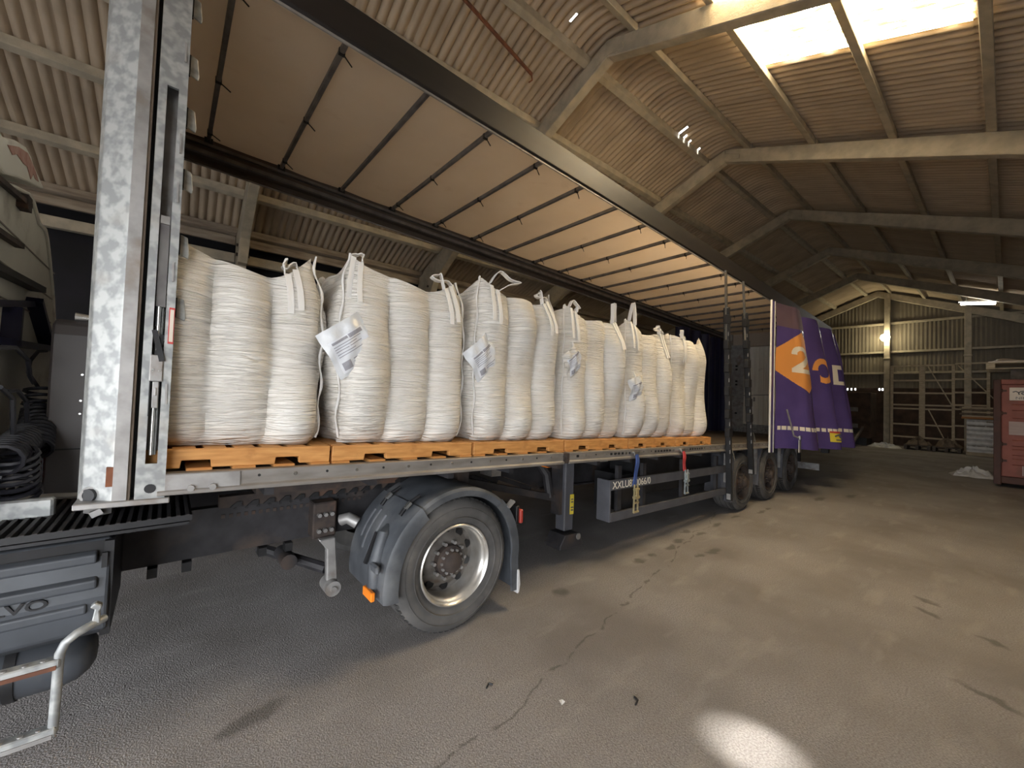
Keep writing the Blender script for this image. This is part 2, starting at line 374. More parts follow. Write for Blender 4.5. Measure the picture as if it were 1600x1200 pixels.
# --- roof: one corrugated sheet per object, alike sheets share their mesh
ceil = thing('ceiling', 'corrugated cement sheet roof on concrete purlins', None, (0,0,0), True, kind='structure')
ROWS = [(3.65,4.85,8,0),(4.75,6.05,2,1),(5.95,8.4,2,0),(8.3,11.6,2,1),(2.45,3.75,2,1),(.25,2.55,2,0),(-2.0,.35,2,1),(-3.3,-1.9,2,0)]
SW = 1.02; NC = 7
def sheet_mb(va, vb, nv, lap, drop=None):
    mb = MB(); n = NC*8+2
    def fn(a, b):
        u = a*(SW+.05); v = va+(vb-va)*b
        return (u, v, zsheet(v)+.014*lap-.035+.088*(1-abs(sin(pi*(u/(SW/NC)+.5)))**.55))
    mb.grid(fn, n, nv)
    if drop: mb.f = [f for i, f in enumerate(mb.f) if i not in drop]; mb.m = [0]*len(mb.f)
    return mb
U0 = 4.95-SW*14; ncol = int((UB+.4-U0)/SW)+1
holes = {}
n0 = NC*8+2
def hole(col, cells):
    holes[col] = set(j*n0+i for (i, j) in cells)
hole(17, [(14,5),(15,5),(14,6),(15,6),(26,6),(27,6),(28,6),(38,6),(39,6)])
hole(18, [(6,6),(7,6),(17,7),(18,7),(30,7),(31,7)])
hole(13, [(31,4),(32,4)])
for ri, (va, vb, nv, lap) in enumerate(ROWS):
    first = None
    for cidx in range(ncol):
        u = U0+cidx*SW
        sky_ = (ri == 5 and cidx in (14, 15))
        if sky_:
            o = part(ceil, 'skylight_sheet', sheet_mb(va, vb, nv, lap), 'skylight', label='translucent yellow skylight sheet'); o.location = (u, 0, 0); continue
        if ri == 6 and cidx == 12:
            o = part(ceil, 'roof_sheet', sheet_mb(va, vb, 24, lap, set(j*n0+i for j in range(12, 14) for i in range(26, 32))), 'cement_sheet', smooth=60, label='roof sheet with a small hole letting the sun through'); o.location = (u, 0, 0); continue
        if ri == 0 and cidx in holes:
            o = part(ceil, 'roof_sheet', sheet_mb(va, vb, nv, lap, holes[cidx]), 'cement_sheet', smooth=60, label='broken roof sheet letting daylight through'); o.location = (u, 0, 0); continue
        if first is None:
            first = part(ceil, 'roof_sheet', sheet_mb(va, vb, nv, lap), 'cement_sheet', smooth=60); o = first
        else: o = copy_obj(first, ceil.o)
        o.location = (u, 0, rnd.uniform(-.004, .004)); o.rotation_euler = (0, 0, 0)
FR = [-8.05, -3.6, .85, 5.3, 9.75, 14.2, 18.65, 23.1, 27.45]
PV = [-2.3, -1.05, .15, 1.3, 2.5, 3.72, 4.65, 5.92, 7.15, 8.33, 9.75, 10.95]
for pv in PV:
    first = None
    for a, b in zip(FR[:-1], FR[1:]):
        L_ = b-a
        if first is None or abs(L_-4.45) > .05:
            mb = MB(); s = .39 if pv < RV else -.39; z = ztop(pv); wd = .055 if pv != 10.95 else .14
            mb.prism([(pv-wd, z-s*wd), (pv+wd, z+s*wd), (pv+wd, z+s*wd+.135), (pv-wd, z-s*wd+.135)], 'x', .02, L_-.02)
            o = part(ceil, 'purlin', mb, 'old_timber' if pv == 10.95 else 'concrete', bevel=.008)
            if abs(L_-4.45) < .05: first = o
        else: o = copy_obj(first, ceil.o)
        o.location = (a, rnd.uniform(-.012, .012), 0)
# eaves planks along the left wall
ev = thing('trim_1', 'weathered timber eaves boards along the left wall', None, (0, 11.0, 4.8), True, kind='structure')
for a, b in zip(FR[:-1], FR[1:]):
    mb = MB(); mb.box(a+.1, b-.1, 10.86, 10.94, 4.98, 5.16); part(ev, 'eaves_board', mb, 'old_timber', bevel=.006)
    mb = MB(); mb.box(a+.1, b-.1, 10.84, 10.98, 4.58, 4.78); part(ev, 'eaves_board', mb, 'concrete', bevel=.006)
# --- portal frames
NTH = ['second nearest the camera, its left half over the front of the trailer', 'crossing in front of the yellow skylight', 'over the middle of the trailer, just behind the skylight', 'third behind the skylight towards the gable', 'fourth behind the skylight, dim, short of the gable', 'last but one before the back gable', 'built against the back gable']
LAB = ['gateway concrete roof frame behind the camera', 'concrete roof frame over the tractor cab', 'concrete roof frame whose bracketed foot shows above the first bulk bag', 'concrete roof frame crossing just in front of the yellow skylight',
       'concrete roof frame just beyond the yellow skylight', 'concrete roof frame over the rear half of the trailer', 'dim concrete roof frame above the gathered purple curtain', 'dim concrete roof frame next before the back gable', 'concrete roof frame built against the back gable']
for k, u in enumerate(FR):
    if k == 0: continue
    fr = thing('portal_frame', LAB[k], 'roof frame', (u, RV, 0), True, group='concrete portal frames of the shed')
    hw = .09
    Lp = [(RV, 7.80), (10.95, ztop(10.95)), (10.95, 4.45), (10.25, 4.45), (10.0, 4.9), (8.4, ztop(8.4)-.36), (RV, 7.80-.30)]
    Rp = [(RV, 7.80), (RV, 7.5), (.0, ztop(0)-.37), (-1.4, ztop(-1.4)-.48), (-2.2, 4.5), (-2.8, 4.5), (-2.8, ztop(-2.8))]
    for poly in (Lp, Rp):
        mb = MB(); mb.prism(poly, 'x', u-hw, u+hw); part(fr, 'rafter', mb, 'concrete', bevel=.012)
    for (a, b) in ((10.5, 10.95), (-2.8, -2.35)):
        mb = MB(); mb.box(u-hw, u+hw, a, b, 0, 4.47); part(fr, 'post', mb, 'concrete', bevel=.012)
    mb = MB()
    mb.prism([(RV-.32, 7.44), (RV, 7.53), (RV+.32, 7.44), (RV+.32, 7.55), (RV, 7.69), (RV-.32, 7.55)], 'x', u-hw-.012, u+hw+.012); part(fr, 'ridge_plate', mb, 'concrete', bevel=.006)
    mb = MB(); mb.cyl((u-hw-.03, 10.3, 4.62), (u+hw+.03, 10.3, 4.62), .035, 10); mb.cyl((u-hw-.03, 10.3, 4.82), (u+hw+.03, 10.3, 4.82), .03, 10); part(fr, 'bolt', mb, 'rusty_frame')
# --- walls
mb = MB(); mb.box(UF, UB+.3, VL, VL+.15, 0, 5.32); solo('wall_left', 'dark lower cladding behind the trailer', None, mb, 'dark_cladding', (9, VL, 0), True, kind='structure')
mb = MB(); mb.box(UF, SIDE[0], VR-.15, VR, 0, 5.22); mb.box(SIDE[1], UB+.3, VR-.15, VR, 0, 5.22); mb.box(SIDE[0], SIDE[1], VR-.15, VR, SIDE[2], 5.22); solo('wall_right', 'long side wall out of view', None, mb, 'gable_cladding', (9, VR, 0), True, kind='structure')
fw_ = MB(); g = DOOR
fw_.box(UF-.12, UF, VR, g[1], 0, 5.0); fw_.box(UF-.12, UF, g[2], VL, 0, 5.0)
fw_.prism([(VR, 3.2), (VL, 3.2), (VL, zsheet(VL)+.05), (RV, 8.0), (VR, zsheet(VR)+.05)], 'x', UF-.12, UF)
solo('wall_front', 'gateway gable behind the camera', None, fw_, 'gable_cladding', (UF, RV, 0), True, kind='structure')
wb = thing('wall_back', 'dim corrugated back gable over a dark brown lower wall', None, (UB, RV, 0), True, kind='structure')
mb = MB(); mb.box(UB+.02, UB+.25, VR, VL, 0, 2.72); part(wb, 'lower_wall', mb, 'brown_wall')
# board strip with gaps under the cladding: daylight shows through
gaps = [5.74-.16*i for i in range(5)]+[4.14, 4.02, 3.80]
mb = MB(); e = sorted(gaps); prev = VR
for gv in e:
    mb.box(UB+.02, UB+.06, prev, gv-.032, 2.72, 2.86); prev = gv+.032
mb.box(UB+.02, UB+.06, prev, VL, 2.72, 2.86); mb.box(UB+.02, UB+.06, VR, VL, 2.82, 2.88); part(wb, 'gap_strip', mb, 'brown_wall')
mb = MB()
v = VR
while v < VL-.1:
    v2 = min(v+1.02, VL); zt = lambda q: zsheet(q)+.02; mb = MB(); n = 28
    cuts = [v+(v2-v)*i/n for i in range(n+1)]
    vs = []; fs = []
    for i, q in enumerate(cuts):
        uu = UB+.014*cos(2*pi*(q-v)/.1457); vs += [(uu, q, 2.84), (uu, q, zt(q))]
        if i: fs.append((2*i-2, 2*i, 2*i+1, 2*i-1))
    mb.add(vs, fs); part(wb, 'cladding_sheet', mb, 'gable_cladding', smooth=60); v = v2
for z in (3.55, 4.6, 6.05):
    mb = MB(); mb.box(UB-.12, UB-.03, VR, VL, z, z+.1); part(wb, 'sheeting_rail', mb, 'concrete', bevel=.006)
for pv, zt_ in ((3.82, 7.6), (1.12, 6.5), (7.2, 6.4)):
    mb = MB(); mb.box(UB-.34, UB-.14, pv-.11, pv+.11, 0, zt_); mb.box(UB-.36, UB-.12, pv-.13, pv+.13, 4.28, 4.36); part(wb, 'gable_post', mb, 'concrete', bevel=.01)

# --- lamps
fl_ = thing('flood_lamp', 'glowing round flood lamp on the gable post', 'lamp', (UB-.5, 3.86, 5.35), True)
mb = MB(); mb.lathe([(0, -.19), (.08, -.17), (.15, -.11), (.185, -.02), (.17, .07), (.11, .14), (.06, .16)], (UB-.5, 3.86, 5.35), 'x', 24); part(fl_, 'bulb_glass', mb, 'lamp_glow', smooth=True)
mb = MB(); mb.lathe([(0, .17), (.09, .17), (.10, .155), (.06, .15)], (UB-.5, 3.86, 5.35), 'x', 20); part(fl_, 'lamp_collar', mb, 'dull_steel', smooth=True)
mb = MB(); mb.box(UB-.34, UB-.28, 3.80, 3.92, 5.08, 5.50); part(fl_, 'bracket', mb, 'dull_steel')
tb = thing('fluorescent_lamp', 'lit white strip lamp hung under the far right roof slope', 'lamp', (23.3, .7, 5.98), True)
mb = MB(); mb.tube([(23.3, 1.15, 5.98), (23.3, .27, 5.87)], .05, 10); part(tb, 'tube', mb, 'tube_glow', smooth=True)
mb = MB(); mb.bar((23.3, 1.2, 6.07), (23.3, .22, 5.95), .12, .06); mb.bar((23.3, 1.0, 6.07), (23.3, 1.0, 6.45), .02, .02); mb.bar((23.3, .45, 6.0), (23.3, .45, 6.3), .02, .02); part(tb, 'housing', mb, 'white_edge')

# --- rusty pipe and wire below the left roof slope
mb = MB(); mb.tube([(2.6, 4.75, 7.35), (4.3, 5.05, 7.24)], .028, 8); mb.tube([(4.3, 5.05, 7.24), (4.34, 5.07, 7.17), (4.29, 5.1, 7.12)], .012, 6)
solo('rusty_pipe', 'rust-red pipe hanging loose under the left roof slope', 'pipe', mb, 'rust', (3.4, 4.9, 7.3), True, smooth=True)
mb = MB(); mb.tube([(1.0+.3*i, 5.4+.05*i, 6.6+.03*i-.02*sin(i)) for i in range(12)], .006, 5)
solo('sagging_wire', 'thin dark wire slung under the left roof slope', 'wire', mb, 'black_steel', (2.6, 5.6, 6.7), True)

# ================================================================== BACK OF THE SHED
# red container standing at the right edge
CU, CV = 15.5, .22
ct = thing('shipping_container', 'rust-red container with white sign plate at the right edge', 'container', (CU, CV-1.22, 0), True)
mb = MB(); mb.box(CU+.12, CU+6.0, CV-2.42, CV-.02, .12, 2.60); part(ct, 'body', mb, 'container_red')
for vv in (CV-.12, CV-2.44):
    mb = MB(); mb.box(CU, CU+.16, vv, vv+.12, .06, 2.62); part(ct, 'corner_post', mb, 'container_dark', bevel=.01)
for z0, z1, mm in ((.10, .26, 'container_dark'), (2.50, 2.62, 'container_red')):
    mb = MB(); mb.box(CU+.01, CU+.15, CV-2.32, CV-.12, z0, z1); part(ct, 'end_beam', mb, mm, bevel=.01)
for vv in (CV-.13, CV-1.23):
    mb = MB(); mb.box(CU+.05, CU+.10, vv-1.08, vv, .27, 2.49); dr = part(ct, 'door', mb, 'container_red', bevel=.008)
    for z in (.55, .78, 1.0, 1.32, 1.53, 1.86):
        mb = MB(); mb.prism([(CU+.05, z), (CU+.028, z+.02), (CU+.028, z+.14), (CU+.05, z+.16)], 'y', vv-1.0, vv-.16); part(ct, 'rib', mb, 'container_red', sub=dr)
    for z in (.6, 1.0, 1.75, 2.3):
        s_ = 1 if vv > CV-.5 else -1
        mb = MB(); q = vv+.01 if s_ > 0 else vv-1.09; mb.cyl((CU+.03, q, z), (CU+.03, q, z+.09), .028, 10); mb.box(CU+.02, CU+.05, q-.09, q+.09, z+.02, z+.07); part(ct, 'hinge', mb, 'container_dark', sub=dr)
    for q in (vv-.42, vv-.80):
        if vv < CV-.5:
            mb = MB(); mb.cyl((CU+.02, q, .2), (CU+.02, q, 2.55), .018, 8); part(ct, 'lock_rod', mb, 'container_dark', sub=dr)
mb = MB(); mb.box(CU+.015, CU+.03, CV-.98, CV-.24, 1.28, 1.60); part(ct, 'pale_panel', mb, 'container_pale')
mb = MB(); mb.box(CU+.012, CU+.028, CV-.70, CV-.48, .62, .86); mb.bar((CU+.02, CV-.45, .55), (CU+.02, CV-.45, .32), .02, .03); mb.bar((CU+.02, CV-.70, .62), (CU+.02, CV-.70, .30), .02, .03); part(ct, 'worn_patch', mb, 'container_pale')
mb = MB(); mb.box(CU+.010, CU+.03, CV-1.02, CV-.25, 2.11, 2.42); sg = part(ct, 'sign_plate', mb, 'sign_white', bevel=.003)
mb = MB()
def swirl(cv, cz, r, turns, flip=1):
    return [(CU+.006, cv-flip*r*(.15+.85*t/20)*cos(2*pi*turns*t/20), cz+r*(.15+.85*t/20)*sin(2*pi*turns*t/20)*.7) for t in range(21)]
mb.tube(swirl(CV-.47, 2.285, .085, 1.6), .009, 6); mb.tube([(CU+.006, CV-.39, 2.30), (CU+.006, CV-.35, 2.33), (CU+.006, CV-.30, 2.31)], .011, 6)
mb.tube([(CU+.006, CV-.60, 2.36), (CU+.006, CV-.66, 2.37), (CU+.006, CV-.64, 2.31), (CU+.006, CV-.60, 2.25), (CU+.006, CV-.68, 2.25)], .010, 6); mb.tube(swirl(CV-.80, 2.285, .085, 1.6, -1), .009, 6)
part(ct, 'emblem', mb, 'ink', sub=sg)
part(ct, 'lettering', text_mb('NIEM', .085, (CU+.008, CV-.34, 2.14), (0, -1.25, 0), (0, 0, 1), .003), 'ink', sub=sg)
# pallet and sheets on its roof
def pallet(base, lx, ly, h, label, mat, B, group=None, rot90=False):
    t = thing('pallet', label, 'pallet', base, B, group); x, y, z = base
    for k in (0, .5, 1):
        yy = y-ly/2+.03+(ly-.06)*k
        mb = MB()
        mb.prism([(x-lx/2, z+.022), (x-lx*.31, z+.022), (x-lx*.305, z+.022+.04), (x-lx*.17, z+.062), (x-lx*.165, z+.022), (x+lx*.165, z+.022), (x+lx*.17, z+.062), (x+lx*.305, z+.062), (x+lx*.31, z+.022), (x+lx/2, z+.022), (x+lx/2, z+h-(.018 if k == .5 else .002)), (x-lx/2, z+h-(.018 if k == .5 else .002))], 'y', yy-.02, yy+.02)
        part(t, 'stringer', mb, mat, bevel=.003)
    f = None
    for k in range(7):
        xx = x-lx/2+.05+(lx-.10)*k/6
        if f is None:
            mb = MB(); mb.box(x-.05, x+.05, y-ly/2+.052, y+ly/2-.052, z+h-.018, z+h); f = part(t, 'deck_board', mb, mat, bevel=.002); f.location.x = xx-x
        else: copy_obj(f, t.o, (xx-x, 0, 0))
    f = None
    for k in range(5):
        xx = x-lx/2+.055+(lx-.11)*k/4
        if f is None:
            mb = MB(); mb.box(x-.055, x+.055, y-ly/2, y+ly/2, z, z+.022); f = part(t, 'base_board', mb, mat, bevel=.002); f.location.x = xx-x
        else: copy_obj(f, t.o, (xx-x, 0, 0))
    return t
pt = thing('pallet', 'pale pallet lying on top of the red container', 'pallet', (CU+.55, CV-.75, 2.86), True)
for vv in (.34, -.28, -.90):
    mb = MB()
    for uu in (CU+.06, CU+.62, CU+1.18): mb.box(uu, uu+.12, vv-.15, vv, 2.90, 3.02)
    part(pt, 'block_row', mb, 'grey_wood', bevel=.004)
for k in range(3):
    mb = MB(); mb.box(CU+.06+.56*k, CU+.20+.56*k, -.92, .34, 2.88, 2.905); part(pt, 'base_board', mb, 'grey_wood')
for k in range(6):
    mb = MB(); mb.box(CU+.06+.225*k, CU+.19+.225*k, -.92, .34, 3.02, 3.045); part(pt, 'deck_board', mb, 'grey_wood')
for k, uu in enumerate((CU+.16, CU+1.10)):
    mb = MB(); mb.box(uu, uu+.1, -.88, -.05, 2.622, 2.875)
    solo('timber_bearer', ['brown timber bearer under the near edge of the pallet on the container', 'brown timber bearer under the far edge of the pallet on the container'][k], 'timber', mb, 'deck_ply', (uu, -.4, 2.62), True)
mb = MB(); mb.grid(lambda a, b: (CU+.05+1.2*b, .32-1.25*a, 3.05+.10*min(1, 6*a)*min(1, 6*(1-a))*min(1, 8*b)*(.7+.3*sin(9*a))), 20, 8); mb.box(CU+.06, CU+1.2, -.9, .30, 3.045, 3.07)
solo('sheet_stack', 'white wrapped stack of sheets on the pallet above the container', 'sheets', mb, 'sign_white', (CU+.6, -.3, 3.05), True, smooth=True)

# timber lattice frames against the lower wall
rk = thing('lattice_frame', 'pale lattice of slats and braces before the dark brown wall', 'frame', (27.0, 2.1, 0), True)
UX = 27.05
for vv in (3.60, 2.60, 2.50, 1.55, .52, -.6):
    mb = MB(); mb.box(UX, UX+.09, vv-.05, vv+.05, .45 if vv in (2.5,) else 0, 3.92); part(rk, 'upright', mb, 'grey_wood')
for z in (3.85, 3.15, 2.55, 1.98, 1.80, 1.05, .45):
    for (a, b) in ((3.62, 2.58), (2.55, 1.55), (1.5, .50)):
        zz = z+(.05 if a < 2 else 0); mb = MB(); mb.box(UX-.04, UX, b, a, zz, zz+.075); part(rk, 'slat', mb, 'grey_wood')
for (a, za, b, zb) in ((2.35, 3.85, 1.55, 1.95), (1.40, 3.85, .35, 2.35), (2.32, 1.8, 1.75, .3)):
    mb = MB(); mb.bar((UX-.06, a, za), (UX-.06, b, zb), .04, .08, up=(1, 0, 0)); part(rk, 'brace', mb, 'grey_wood')
# wrapped pallet of sacks, timber stack above
wp = thing('wrapped_pallet_load', 'shrink-wrapped load of grey sacks on a pallet beside the red container', 'pallet load', (25.6, .55, 0), True)
mb = MB(); mb.box(25.0, 26.2, .0, 1.08, .0, .16); part(wp, 'pallet', mb, 'grey_wood', bevel=.01)
for k in range(8):
    for j in range(2):
        mb = MB(); z = .17+.165*k; o_ = rnd.uniform(-.03, .03)
        mb.lathe([(0, -.27), (.05, -.27), (.085, -.22), (.088, 0), (.085, .22), (.05, .27), (0, .27)], (25.05+o_+.12, .30+.5*j, z+.085), 'y', 12)
        for p in mb.v: p.x = 25.15+o_+(p.x-25.17-o_)*2.4
        part(wp, 'sack', mb, 'sack_grey', smooth=True)
mb = MB(); mb.grid(lambda a, b: (24.93+.03*sin(14*b*3)+.012*sin(40*a), .02+1.04*a, .16+1.32*b), 16, 40); part(wp, 'stretch_film', mb, 'film_white', smooth=True)
ts = thing('timber_stack', 'stack of rough brown boards lying on the wrapped sack load', 'timber', (25.6, .6, 1.55), True)
for k in range(5):
    for j in range(3):
        mb = MB(); o_ = rnd.uniform(-.06, .06); mb.box(24.98+.36*j, 25.30+.36*j, -.15+o_, 1.22+o_, 1.58+.085*k, 1.645+.085*k); part(ts, 'board', mb, 'sack_brown' if (k+j) % 2 else 'grey_wood')
mb = MB(); mb.box(24.96, 26.1, -.1, 1.2, 1.50, 1.58); part(ts, 'pallet', mb, 'pallet_wood_dark')
def heap(name, label, cat, c, rx, ry, h, mat, seed, n=26, group=None, B=True):
    r_ = random.Random(seed); ph = [r_.uniform(0, 6.28) for _ in range(8)]
    def fn(a, b):
        t = a*2*pi; q = b
        rr = (1-q)*(1+.18*sin(3*t+ph[0])+.12*sin(7*t+ph[1]))
        z = h*(q**.6)*(.75+.25*sin(5*t+ph[2]+4*q))+h*(.22*sin(11*t+ph[3])*sin(9*q+ph[4])+.16*sin(19*t+ph[5]+3*q)*sin(14*q+ph[6]))*min(1, 3*q)
        return (c[0]+rx*rr*cos(t), c[1]+ry*rr*sin(t), max(.004, z)+c[2])
    mb = MB(); mb.grid(fn, n, 10, wrapu=True)
    return solo(name, label, cat, mb, mat, c, B, group, smooth=50)
heap('sack_heap', 'slumped dark brown sack left of centre below the lattice', 'sack', (26.0, 2.56, .22), .46, .38, .36, 'sack_brown', 1)
heap('sack_heap', 'slumped dark brown sack next to the wrapped load', 'sack', (26.0, 1.66, .22), .46, .38, .38, 'sack_brown', 2)
for vv, lb in ((2.56, 'low dark pallet under the brown sack left below the lattice'), (1.66, 'low dark pallet under the brown sack next to the wrapped load')):
    q = thing('pallet', lb, 'pallet', (26.0, vv, 0), True)
    for k in range(3):
        mb = MB(); mb.box(25.5, 26.5, vv-.42+.37*k, vv-.32+.37*k, .02, .18); part(q, 'stringer', mb, 'deck_ply')
    for k in range(5):
        mb = MB(); mb.box(25.5+.21*k, 25.66+.21*k, vv-.43, vv+.43, .18, .21); part(q, 'deck_board', mb, 'deck_ply')
heap('plastic_sheet', 'crumpled white plastic film on the floor by the red container', 'plastic film', (17.3, .62, 0), .55, .42, .26, 'film_white', 3, 34)
heap('plastic_sheet', 'pale crumpled plastic film at the foot of the gable post', 'plastic film', (25.5, 3.62, 0), .5, .5, .22, 'film_white', 4, 40)
# dark skip and its drawbar in the far corner behind the curtain
sk = thing('dark_skip', 'dark brown steel skip half hidden behind the purple curtain', 'skip', (26.2, 5.4, 0), True)
mb = MB(); mb.box(25.6, 27.0, 4.15, 7.4, .35, 2.55); part(sk, 'body', mb, 'brown_wall', bevel=.02)
for z in (.95, 1.5, 2.1):
    mb = MB(); mb.box(25.52, 25.6, 4.15, 7.4, z-.3, z-.22); part(sk, 'rib', mb, 'brown_wall')
for z in (1.62, .82):
    mb = MB(); mb.box(25.50, 25.53, 4.6, 5.75, z, z+.2); part(sk, 'pale_plate', mb, 'grey_bow')
mb = MB(); mb.box(25.7, 26.9, 4.3, 7.2, .0, .36); part(sk, 'skid', mb, 'black_steel')
db = thing('ramp_board', 'dark loading ramp sloping to the floor behind the trailer', 'ramp', (24.5, 5.0, 0), True)
mb = MB(); mb.prism([(23.2, 0), (25.4, .72), (25.4, .80), (23.1, .05)], 'y', 4.4, 6.2); part(db, 'ramp_plate', mb, 'dark_steel')
for vv in (4.4, 6.1):
    mb = MB(); mb.bar((23.1, vv, .07), (25.4, vv, .86), .08, .10); part(db, 'ramp_kerb', mb, 'grey_bow')

# ================================================================== THE SEMI-TRAILER
Y0, Y1 = 2.63, 5.18; XF, XR = -.25, 13.35
def dzl(x): return SL*x
tr = thing('semi_trailer', 'curtain-sided semi-trailer with open side, carrying the white bulk bags', 'trailer', (6.0, 3.9, 0))
def TP(name, mb, mat, **k): mb.shear(); return part(tr, name, mb, mat, **k)
# deck
for k in range(8):
    a = Y0+.07+.302*k; mb = MB(); mb.box(XF+.03, XR-.05, a, a+.297, 1.335, 1.365); TP('deck_board', mb, 'deck_ply')
# near side rail in two lengths, joint behind the landing leg
prof = [(Y0+.005, 1.300), (Y0+.005, 1.375), (Y0+.075, 1.375), (Y0+.075, 1.270), (Y0-.012, 1.270), (Y0-.012, 1.290)]
for (a, b) in ((-.02, 2.93), (3.00, XR)):
    mb = MB(); mb.prism(prof, 'x', a, b); rl = TP('side_rail', mb, 'rail_alloy', bevel=.003)
    n = int((b-a)/.36)
    for k in range(n):
        if a > 1 and k > 18: break
        x = a+.25+.36*k
        mb = MB(); mb.cyl((x, Y0-.002, 1.34), (x, Y0+.01, 1.34), .010, 8); TP('rivet', mb, 'bright_steel', sub=rl)
        mb = MB(); mb.cyl((x+.18, Y0+.002, 1.342), (x+.18, Y0+.01, 1.342), .008, 8); TP('hole', mb, 'black_steel', sub=rl)
    if a > 1:
        mb = MB(); x = 3.12
        while x < 6.1:
            if int(x*2.2) % 2 == 0: mb.box(x, x+.035, Y0+.002, Y0+.01, 1.325, 1.350)
            x += .07
        TP('lashing_slots', mb, 'black_steel', sub=rl, kind='stuff')
mb = MB(); mb.box(2.925, 3.005, Y0-.004, Y0+.08, 1.275, 1.372); mb.cyl((2.965, Y0-.015, 1.335), (2.965, Y0, 1.335), .018, 8); TP('rail_joint', mb, 'rusty_frame')
mb = MB(); mb.box(.0, .32, Y0-.004, Y0+.006, 1.275, 1.37); TP('corner_gusset', mb, 'dull_steel')
for x in (.11, .20): 
    mb = MB(); mb.cyl((x, Y0-.022, 1.30), (x, Y0, 1.30), .016, 8); TP('bolt_head', mb, 'dull_steel')
mb = MB(); mb.prism([(Y1-.075, 1.27), (Y1, 1.27), (Y1, 1.375), (Y1-.075, 1.375)], 'x', XF, XR); TP('side_rail', mb, 'rail_alloy')
# chassis below the deck
for yy in (3.48, 4.33):
    mb = MB(); mb.prism([(.6, 1.30), (.6, 1.10), (2.6, 1.10), (3.4, .84), (13.0, .84), (13.0, 1.30)], 'y', yy-.012, yy+.012)
    mb.box(.6, 2.6, yy-.07, yy+.07, 1.085, 1.10); mb.box(3.4, 13.0, yy-.07, yy+.07, .82, .84); TP('chassis_beam', mb, 'dark_steel')
x = .45
while x < 13.2:
    mb = MB(); mb.box(x, x+.05, Y0+.08, Y1-.08, 1.21, 1.332); TP('cross_member', mb, 'dark_steel'); x += .62
mb = MB(); mb.box(.5, 2.2, 3.3, 4.5, 1.085, 1.20); TP('coupler_plate', mb, 'rusty_frame')
# roof
for yy, s in ((Y0, 1), (Y1, -1)):
    mb = MB(); mb.prism([(yy, 4.085), (yy+s*.012, 4.065), (yy+s*.03, 4.085), (yy+s*.03, 4.13), (yy+s*.10, 4.13), (yy+s*.10, 4.315), (yy, 4.315)], 'x', XF, XR); TP('roof_rail', mb, 'outer_rail' if s > 0 else 'brown_rail', bevel=.004)
    mb = MB(); mb.box(XF, XR, yy+s*.012, yy+s*.024, 4.052, 4.068); TP('curtain_track', mb, 'dull_steel')
mb = MB(); mb.box(XF, XR, Y1-.14, Y1-.10, 4.13, 4.17); mb.box(XF, XR, Y1-.145, Y1-.10, 4.22, 4.25); TP('roof_rail_rib', mb, 'grey_bow')
xb = [XF]+[.20+.645*k for k in range(21)]+[XR]
for a, b in zip(xb[:-1], xb[1:]):
    mb = MB(); bow = rnd.uniform(.006, .014)
    mb.grid(lambda p, q: (a+(b-a)*p, Y0+.09+(Y1-Y0-.18)*q, 4.31-bow*sin(pi*p)), 6, 2); TP('roof_panel', mb, 'roof_lining', smooth=True)
for k, x in enumerate(xb[1:-1]):
    mb = MB(); mb.box(x-.017, x+.017, Y0+.09, Y1-.09, 4.262, 4.306); bo = TP('roof_bow', mb, 'grey_bow', bevel=.006)
    for fy in (.12, .55, .93):
        if (k+int(fy*10)) % 4 == 3: continue
        y = Y0+.1+2.3*fy; mb = MB(); mb.box(x-.021, x+.021, y-.012, y+.012, 4.256, 4.30); mb.bar((x+.018, y, 4.262), (x+.085, y+.03, 4.245-.01*(k % 3)), .007, .007); TP('cable_tie', mb, 'black_steel', sub=bo)
    mb = MB(); mb.box(x-.035, x+.035, Y1-.15, Y1-.09, 4.245, 4.30); TP('bow_shoe', mb, 'black_steel', sub=bo)
# front bulkhead and corner post
mb = MB(); mb.box(XF-.03, XF+.02, Y0+.13, Y1-.13, 1.25, 4.30); TP('front_bulkhead', mb, 'door_white')
mb = MB(); mb.prism([(-.305, Y0+.16), (-.285, Y0+.10), (-.178, Y0+.004), (-.125, Y0-.004), (-.125, Y0+.16)], 'z', 1.235, 4.30); cp = TP('corner_post', mb, 'galvanised', bevel=.006, seg=2)
mb = MB(); mb.box(-.176, -.127, Y0-.009, Y0-.004, 1.265, 4.28); TP('post_return', mb, 'dull_steel', sub=cp)
mb = MB(); mb.cyl((-.262, Y0+.055, 1.285), (-.235, Y0+.095, 1.285), .030, 16); TP('lashing_hole', mb, 'black_steel', sub=cp)
mb = MB(); mb.lathe([(.028, 0), (.038, 0), (.038, .012), (.028, .012)], (-.252, Y0+.064, 1.285), 'y', 20, closed=True); TP('hole_rim', mb, 'dull_steel', sub=cp, smooth=True)
mb = MB(); mb.box(-.20, -.155, Y0-.001, Y0+.02, 1.33, 1.42); TP('rust_patch', mb, 'rust', sub=cp)
mb = MB(); mb.box(-.126, -.116, Y0+.0, Y0+.12, 1.25, 4.28); TP('seal_strip', mb, 'sack_brown')
mb = MB(); mb.box(-.30, .03, Y0-.015, Y0+.12, 1.235, 1.262); TP('post_foot', mb, 'dull_steel', bevel=.004)
